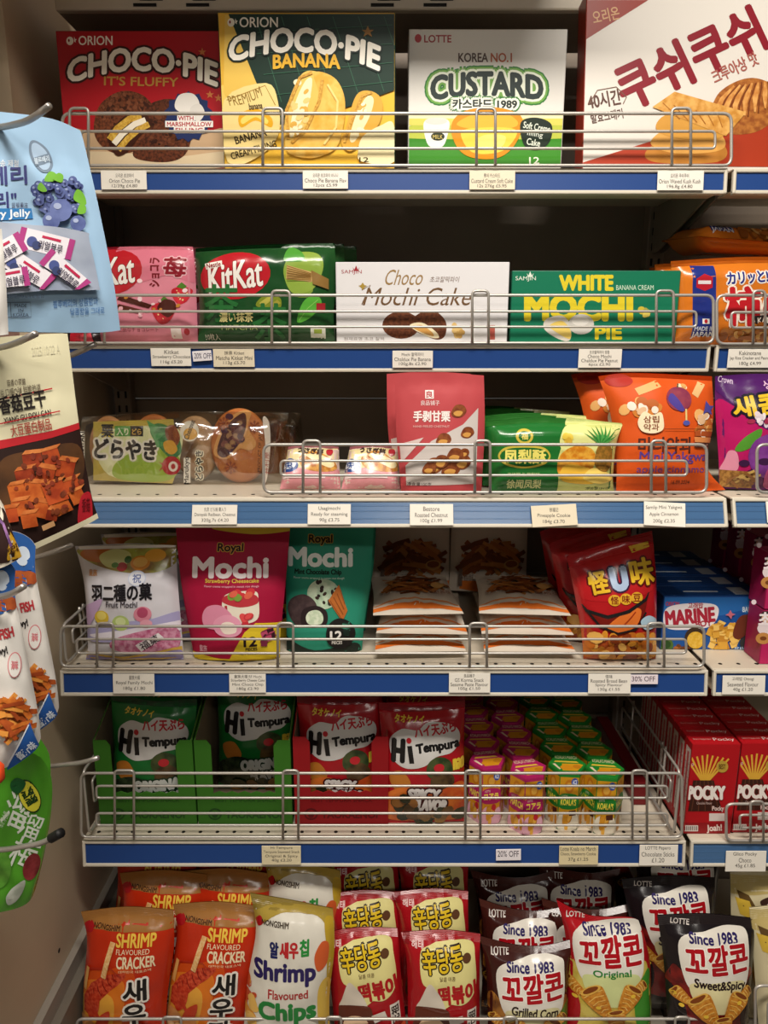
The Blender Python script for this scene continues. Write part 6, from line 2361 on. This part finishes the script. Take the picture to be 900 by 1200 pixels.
def hook(pts, Y, label, cap=False, r=.0027, k=.0008):
    """prong from the panel to its upturned tip; pts in picture units at depth Y (tip), receding slightly to the panel"""
    P = [atY(x, y, Y + k * (pts[-1][0] - x)) for x, y in pts]
    d = (P[0] - P[1]).normalized()
    t = (HB - P[0].x) / d.x if abs(d.x) > 1e-4 else 0
    start = P[0] + V((HB - P[0].x, .03, 0))
    start.z = P[0].z
    root = empty('peg_hook', start)
    tag(root, label, 'hook', 'wire hooks for hanging packets')
    b = MB()
    b.tube(fillet([start] + P, .02, False), r, m_hook, k=10)
    part(b, 'prong', root)
    b = MB()
    b.bbox(HB - .001, HB + .003, start.y - .012, start.y + .012, start.z - .03, start.z + .012, m_hook, .001, 1)
    part(b, 'mount_plate', root)
    if cap:
        b = MB()
        e = (P[-1] - P[-2]).normalized()
        b.tube([P[-1] - e * .008, P[-1] - e * .004, P[-1] + e * .006, P[-1] + e * .0075], r * 1.7, m_rubber, k=10)
        part(b, 'rubber_tip', root)
    return root


hook([(0, 150), (34, 142), (58, 124)], .645, 'wire hook over the top edge of the blue blueberry pouch')
hook([(0, 408), (20, 402), (42, 391)], .61, 'wire hook through the top of the cream dried tofu pouch')
hook([(40, 428), (86, 416), (112, 403)], .72, 'wire hook with nothing on its tip, behind the cream tofu pouch', k=.0003)
hook([(0, 664), (48, 652), (84, 639)], .72, 'wire hook below the tofu pouch, pointing at the fruit mochi', k=.0003)
hook([(0, 700), (14, 696), (28, 687)], .565, 'wire hook through the dried fish pouch top')
hook([(10, 903), (96, 894), (115, 888)], .72, 'long wire hook above the green pouch, reaching the fence', k=.0003)
hook([(0, 997), (50, 988), (66, 979)], .60, 'wire hook with a black rubber tip over the green pouch', cap=True, k=.0004)


def hang(px, py, Y, yaw, roll=0):
    return Fr(atY(px, py, Y), yaw, 0, roll)


BER = '#46538c'


def a_blu(A):
    A.b([(36, 166), (44, 166), (56, 176), (62, 192), (58, 202), (48, 202), (38, 190), (34, 176)], '#74869a')
    A.b([(38, 169), (44, 169), (54, 178), (59, 191), (56, 199), (49, 199), (41, 189), (37, 177)], '#a8c0d8')
    A.p([(38, 186), (58, 180), (60, 190), (42, 196)], '#74869a')
    A.t('블루베리', 40, 184, 58, 192, '#c8d8e6', .04, rot=12)
    A.t('산지직송 제철', -20, 188, 22, 197, '#e2e8ee', .02)
    A.t('블루베리', -60, 197, 32, 220, '#3b3f7a', .045, rot=3)
    A.t('젤리"', -26, 227, 20, 246, '#3b3f7a', .04, rot=3)
    A.t('蓝莓果冻', 14, 239, 33, 246, '#4a4a6a', .02)
    A.p([(-40, 246), (37, 246), (39, 258), (-40, 262)], '#2f7ab8')
    A.t('Blueberry Jelly', -50, 248, 36, 260, '#e6eef4', .04, rot=2)
    rd2 = random.Random(4)
    for k in range(90):
        x, y = rd2.uniform(40, 98), rd2.uniform(210, 256)
        if (x - 68) ** 2 / 900 + (y - 232) ** 2 / 560 > 1:
            continue
        s = rd2.uniform(3.8, 5.4)
        A.e(x, y, s, s * 1.05, ('#3c477c', '#5f6ca0', 60), n=14)
        A.e(x - s * .25, y - s * .3, s * .35, s * .3, '#8f9cc4', n=8)
        A.e(x + s * .2, y + s * .2, s * .25, s * .25, '#2a3060', n=8)
    for (x, y, s) in ((71, 249, 13), (60, 262, 10), (91, 264, 9)):
        A.e(x, y, s, s * 1.02, ('#4a578e', '#6c7ab0', 50))
        A.e(x - s * .3, y - s * .35, s * .35, s * .28, '#a8b4d4')
    for pts in ([(52, 214), (58, 203), (66, 206), (64, 214)], [(62, 212), (68, 205), (74, 208), (72, 216)], [(86, 236), (90, 224), (98, 230), (100, 242)], [(90, 252), (94, 240), (100, 244), (99, 252)], [(44, 224), (48, 217), (55, 226), (50, 228)]):
        A.b(pts, '#6fae34')
    # window with wrapped sweets
    A.b([(-40, 268), (40, 267), (98, 274), (104, 284), (115, 336), (112, 341), (60, 342), (-40, 342)], ('#8a94a8', '#a9b2c2', 20), 4)
    for (x, y, w2, h2, an) in ((54, 288, 64, 24, -14), (30, 318, 70, 26, -34), (2, 300, 60, 24, 30), (76, 322, 60, 22, -40), (10, 330, 50, 22, 10)):
        c, q = math.cos(R(-an)), math.sin(R(-an))
        TR = lambda u, v: (x + u * c - v * q, min(y + u * q + v * c, 341))
        A.p([TR(-w2 / 2, -h2 / 2), TR(w2 / 2, -h2 / 2), TR(w2 / 2, h2 / 2), TR(-w2 / 2, h2 / 2)], '#e0dce2')
        for sgn in (-1, 1):
            A.p([TR(sgn * w2 / 2, -h2 / 2), TR(sgn * w2 / 2, h2 / 2), TR(sgn * (w2 / 2 - 7), h2 / 2), TR(sgn * (w2 / 2 - 7), -h2 / 2)], '#a83a7c')
        A.e(*TR(-w2 / 4, 2), 6, 6, '#46538c', an)
        A.e(*TR(-w2 / 4 + 6, 5), 5, 5, '#36416c', an)
        p0 = TR(4, -5)
        A.p([TR(-6, -8), TR(16, -8), TR(16, -5), TR(-6, -5)], '#b8244c')
        p1 = TR(6, 3)
        A.t('리얼블루', p1[0] - 14, min(p1[1], 334) - 5, p1[0] + 14, min(p1[1], 334) + 5, '#3a3448', .02, rot=an)
    A.t('블루베리과즙 농축액 고형분 67% 1% 함유', -40, 347, 52, 351, '#3f4a60', .01)
    A.l([(-20, 356), (36, 355), (37, 372), (-20, 373)], .7, '#5a6880')
    A.l([(13, 356), (14, 372)], .7, '#5a6880')
    A.t('MADE', 18, 357, 32, 361, '#3f4a60', .02)
    A.t('IN', 22, 362.5, 28, 366, '#3f4a60', .02)
    A.t('KOREA', 16, 367.5, 34, 371.5, '#3f4a60', .02)
    A.t('블루베리의 상큼함과', 62, 351, 114, 360, '#4a78b4', 0, rot=5)
    A.t('달콤함을 그대로', 82, 361, 122, 369, '#4a78b4', 0, rot=3)


fr = hang(40, 260, .70, 24)
o = bag('jelly_pouch', fr, [(-76, 124), (0, 131), (60, 139), (94, 153)], [(-70, 386), (20, 389), (110, 390), (141, 387)], .035, '#9dbfdc', a_blu, prof='doy', st=.2, seed=91, zig=False, fin='m', wr=.0012,
        left=[(-76, 250)], right=[(99, 170), (115, 240), (133, 330)], ground=False)
tag(o, 'light blue blueberry jelly pouch hanging at the upper hook', 'hanging pouch')


def a_tof(A):
    A.p([(-60, 530), (0, 517), (60, 508), (94, 500), (130, 640), (-60, 660)], '#2a1814')
    A.p([(-60, 527), (0, 515), (60, 504), (93, 495), (95, 502), (60, 512), (0, 525), (-60, 540)], '#b8242c')
    A.b([(0, 540), (40, 526), (90, 520), (96, 560), (60, 580), (0, 590)], ('#3f2a1c', '#5a3a20', 30))
    A.t('2025/10/22 A', 37, 405, 70, 416, '#c9c4a8', .01, rot=6)
    A.t('菇香の原酿', 8, 444, 30, 452, '#5a4a3a', .01, rot=6)
    A.t('秘制四溢 口感Q弹 鲜脆劲道', -16, 454, 48, 464, '#5a4a3a', 0, rot=9)
    A.l([(-40, 475), (0, 468), (61, 455)], 1.6, '#b8242c')
    A.t('香菇豆干', -2, 460, 54, 481, '#231c1a', .04, rot=11)
    A.t('XIANG GU DOU GAN', 4, 484, 60, 491, '#2a2220', .03, rot=11)
    A.l([(-40, 505), (0, 496), (70, 481)], 1.4, '#b8242c')
    A.t('大豆蛋白制品', 12, 493, 60, 507, '#a84a3c', .02, rot=11)
    rd2 = random.Random(9)
    for (x, y, s) in ((38, 540, 15), (60, 534, 13), (76, 548, 14), (30, 558, 15), (52, 556, 14), (20, 574, 13), (40, 574, 16), (24, 592, 13), (48, 594, 13), (12, 600, 12), (84, 568, 12), (90, 580, 11), (72, 590, 13), (34, 606, 12), (60, 600, 9), (64, 574, 17)):
        an = rd2.uniform(-.5, .3)
        q = [(x + s * 1.05 * math.cos(an + .785 + k * 1.5708), y + s * .95 * math.sin(an + .785 + k * 1.5708)) for k in range(4)]
        c = rd2.choice([('#8f3216', '#b04a20', 90), ('#742410', '#983a1a', 90), ('#a04418', '#bf6228', 90)])
        A.p(q, c)
        A.p([q[2], q[3], (q[3][0] + 4, q[3][1] - 5), (q[2][0] + 4, q[2][1] - 5)], ('#cf7c40', '#b05a28', 90))
    A.sc(54, 566, 42, 36, 44, 3.4, [('#4a1a10', '#7a3a20', 90), ('#6e2a1c', '#8f3c24', 90)], seed=5)
    A.p([(48, 612), (62, 606), (64, 612), (50, 618)], '#c99a6a')
    A.b([(92, 586), (98, 576), (106, 578), (108, 602), (106, 606), (91, 612)], '#b0202c')
    A.t('香菇', 95, 582, 105, 598, '#6a1018', .02)
    A.p([(-60, 668), (0, 650), (114, 600), (115, 606), (0, 658), (-60, 676)], '#d6cfb0')


fr = hang(30, 520, .655, 26)
o = bag('tofu_pouch', fr, [(-62, 402), (0, 395), (60, 391), (79, 391)], [(-62, 674), (0, 657), (60, 631), (115, 606)], .035, '#d8d2b0', a_tof, prof='doy', st=.3, seed=93, zig=False, fin='m', wr=.0010,
        left=[(-62, 520)], right=[(84, 430), (93, 500), (106, 575)], ground=False)
tag(o, 'cream dried tofu pouch with a red band, hanging below the blueberry pouch', 'hanging pouch')


def a_side(A):
    A.p([(-20, 580), (10, 600), (24, 640), (20, 656), (-20, 660)], '#33201c')
    A.p([(8, 655), (12, 622), (22, 640), (25, 652)], '#d0a02c')
    A.l([(-10, 600), (4, 612), (14, 640)], 3, ('#6a4a7a', '#a87ab0', 90))
    A.t('豆干', 10, 636, 20, 648, '#5a3c14', .03, rot=-70)


fr = hang(4, 620, .60, 26)
o = bag('snack_pouch', fr, [(-34, 570), (-8, 576), (4, 592)], [(-34, 672), (0, 664), (26, 652)], .022, '#d0c8b8', a_side, prof='doy', st=.15, seed=94, zig=False, fin='m', right=[(14, 622)], ground=False, nu=14, nv=14)
tag(o, 'dark pouch with a yellow corner, cut by the frame below the tofu pouch', 'hanging pouch')


fr = hang(2, 330, .61, 24)
o = bag('snack_pouch', fr, [(-40, 276), (-14, 270), (2, 268)], [(-40, 394), (-10, 394), (10, 392)], .022, '#d9d6d0', None, prof='doy', st=.15, seed=95, zig=False, fin='m', right=[(7, 330)], ground=False, nu=14, nv=14)
tag(o, 'white pouch corner in front of the blueberry pouch at the frame edge', 'hanging pouch')


def a_fish(A):
    A.b([(-40, 656), (0, 652), (18, 668), (16, 712), (-40, 720)], '#2c5a9c')
    A.b([(-40, 700), (0, 698), (17, 700), (19, 712), (0, 716), (-40, 722)], ('#8a3c20', '#b05a2c', 50))
    A.e(2, 680, 9, 12, '#c8d4e2')
    A.t('DRIED FISH', -30, 738, 17, 750, '#b0343a', .05, rot=14)
    A.t('Chewy!', -16, 757, 10, 768, '#2a2624', .05, rot=14)
    A.e(18, 775, 8, 14, '#c86a70')
    A.e(18, 775, 7, 13, '#d6d2cc')
    A.t('海味', 14, 770, 22, 780, '#c86a70', .02)
    A.sc(10, 832, 22, 22, 50, 7, [('#a8501c', '#c8742c', 90), ('#8a3a18', '#a8501f', 90), '#d08a3c'], kind='s', seed=8)
    A.p([(10, 890), (36, 838), (46, 866), (44, 874), (12, 896)], '#24559c')
    A.t('酱汁味', 20, 864, 44, 876, '#d8e2ee', .04, rot=35)
    A.l([(9, 888), (35, 840)], 1.4, '#d8dce2')


FX = [(-44, 652), (-10, 650), (10, 658), (18, 668)]
fr = hang(10, 790, .60, 22)
o = bag('dried_fish_pouch', fr, FX, [(-44, 912), (0, 898), (40, 874), (48, 864)], .03, '#d3cfc8', a_fish, prof='doy', st=.25, seed=96, zig=False, fin='m', left=[(-44, 780)], right=[(18, 700), (28, 750), (44, 830)], ground=False, nv=34)
tag(o, 'white and blue dried fish pouch hanging in front of its twin', 'hanging pouch', 'dried fish pouches')
dup(o, Matrix.Translation((.003, .034, .012)) @ o.matrix_world, 'white and blue dried fish pouch behind the front one, blue corner showing')


def a_grn(A):
    A.t('溜', 4, 926, 34, 964, '#dfe6d6', .012, rot=-24)
    A.t('溜', 22, 948, 48, 976, '#dfe6d6', .012, rot=-24)
    A.t('梅', 12, 975, 44, 1012, '#dfe6d6', .012, rot=-24)
    A.e(34, 930, 12, 19, '#1c3a14', 28)
    A.e(34, 930, 11, 17, '#d6cf3c', 28)
    A.t('溜溜', 25, 922, 43, 937, '#1c3a14', .05, rot=-60)
    A.b([(12, 916), (20, 910), (30, 916), (22, 926), (14, 924)], '#1f5a2c')
    A.b([(-10, 1000), (4, 990), (12, 1006), (6, 1026), (-10, 1030)], ('#4a8a2c', '#6aa83c', 40))
    A.e(36, 1008, 10, 15, ('#6a1c20', '#8a3034', 80), -20)
    A.b([(6, 1040), (16, 1028), (28, 1022), (24, 1038), (10, 1052)], ('#a8b0a0', '#d0d4c8', 60))
    A.t('梅冻 净含量', -6, 950, 12, 958, '#c8dcb8', .01, rot=60)
    A.t('PLUM JELLY', 40, 1024, 54, 1030, '#2a5a1c', .02, rot=65)


fr = hang(20, 970, .66, 30)
o = bag('plum_pouch', fr, [(-40, 880), (0, 884), (30, 880), (48, 888)], [(-40, 1070), (0, 1062), (30, 1054), (42, 1040)], .035, '#4f9a26', a_grn, prof='doy', st=.2, seed=97, zig=False, fin='f', wr=.002,
        left=[(-44, 970)], right=[(60, 910), (60, 950), (52, 1000)], ground=False)
tag(o, 'green plum jelly pouch with white characters, hanging lowest', 'hanging pouch', 'green plum pouches')
dup(o, Matrix.Translation((-.022, .045, -.004)) @ o.matrix_world, 'green plum jelly pouch behind the lowest hanging one')

fr = hang(0, 904, .56, 20)
o = bag('snack_pouch', fr, [(-30, 892), (-8, 888), (5, 896)], [(-30, 922), (-6, 920), (6, 912)], .014, '#c8441c', None, prof='doy', st=.2, seed=98, zig=False, fin='m', ground=False, nu=12, nv=10)
tag(o, 'small orange red pouch corner at the frame edge above the green pouch', 'hanging pouch')
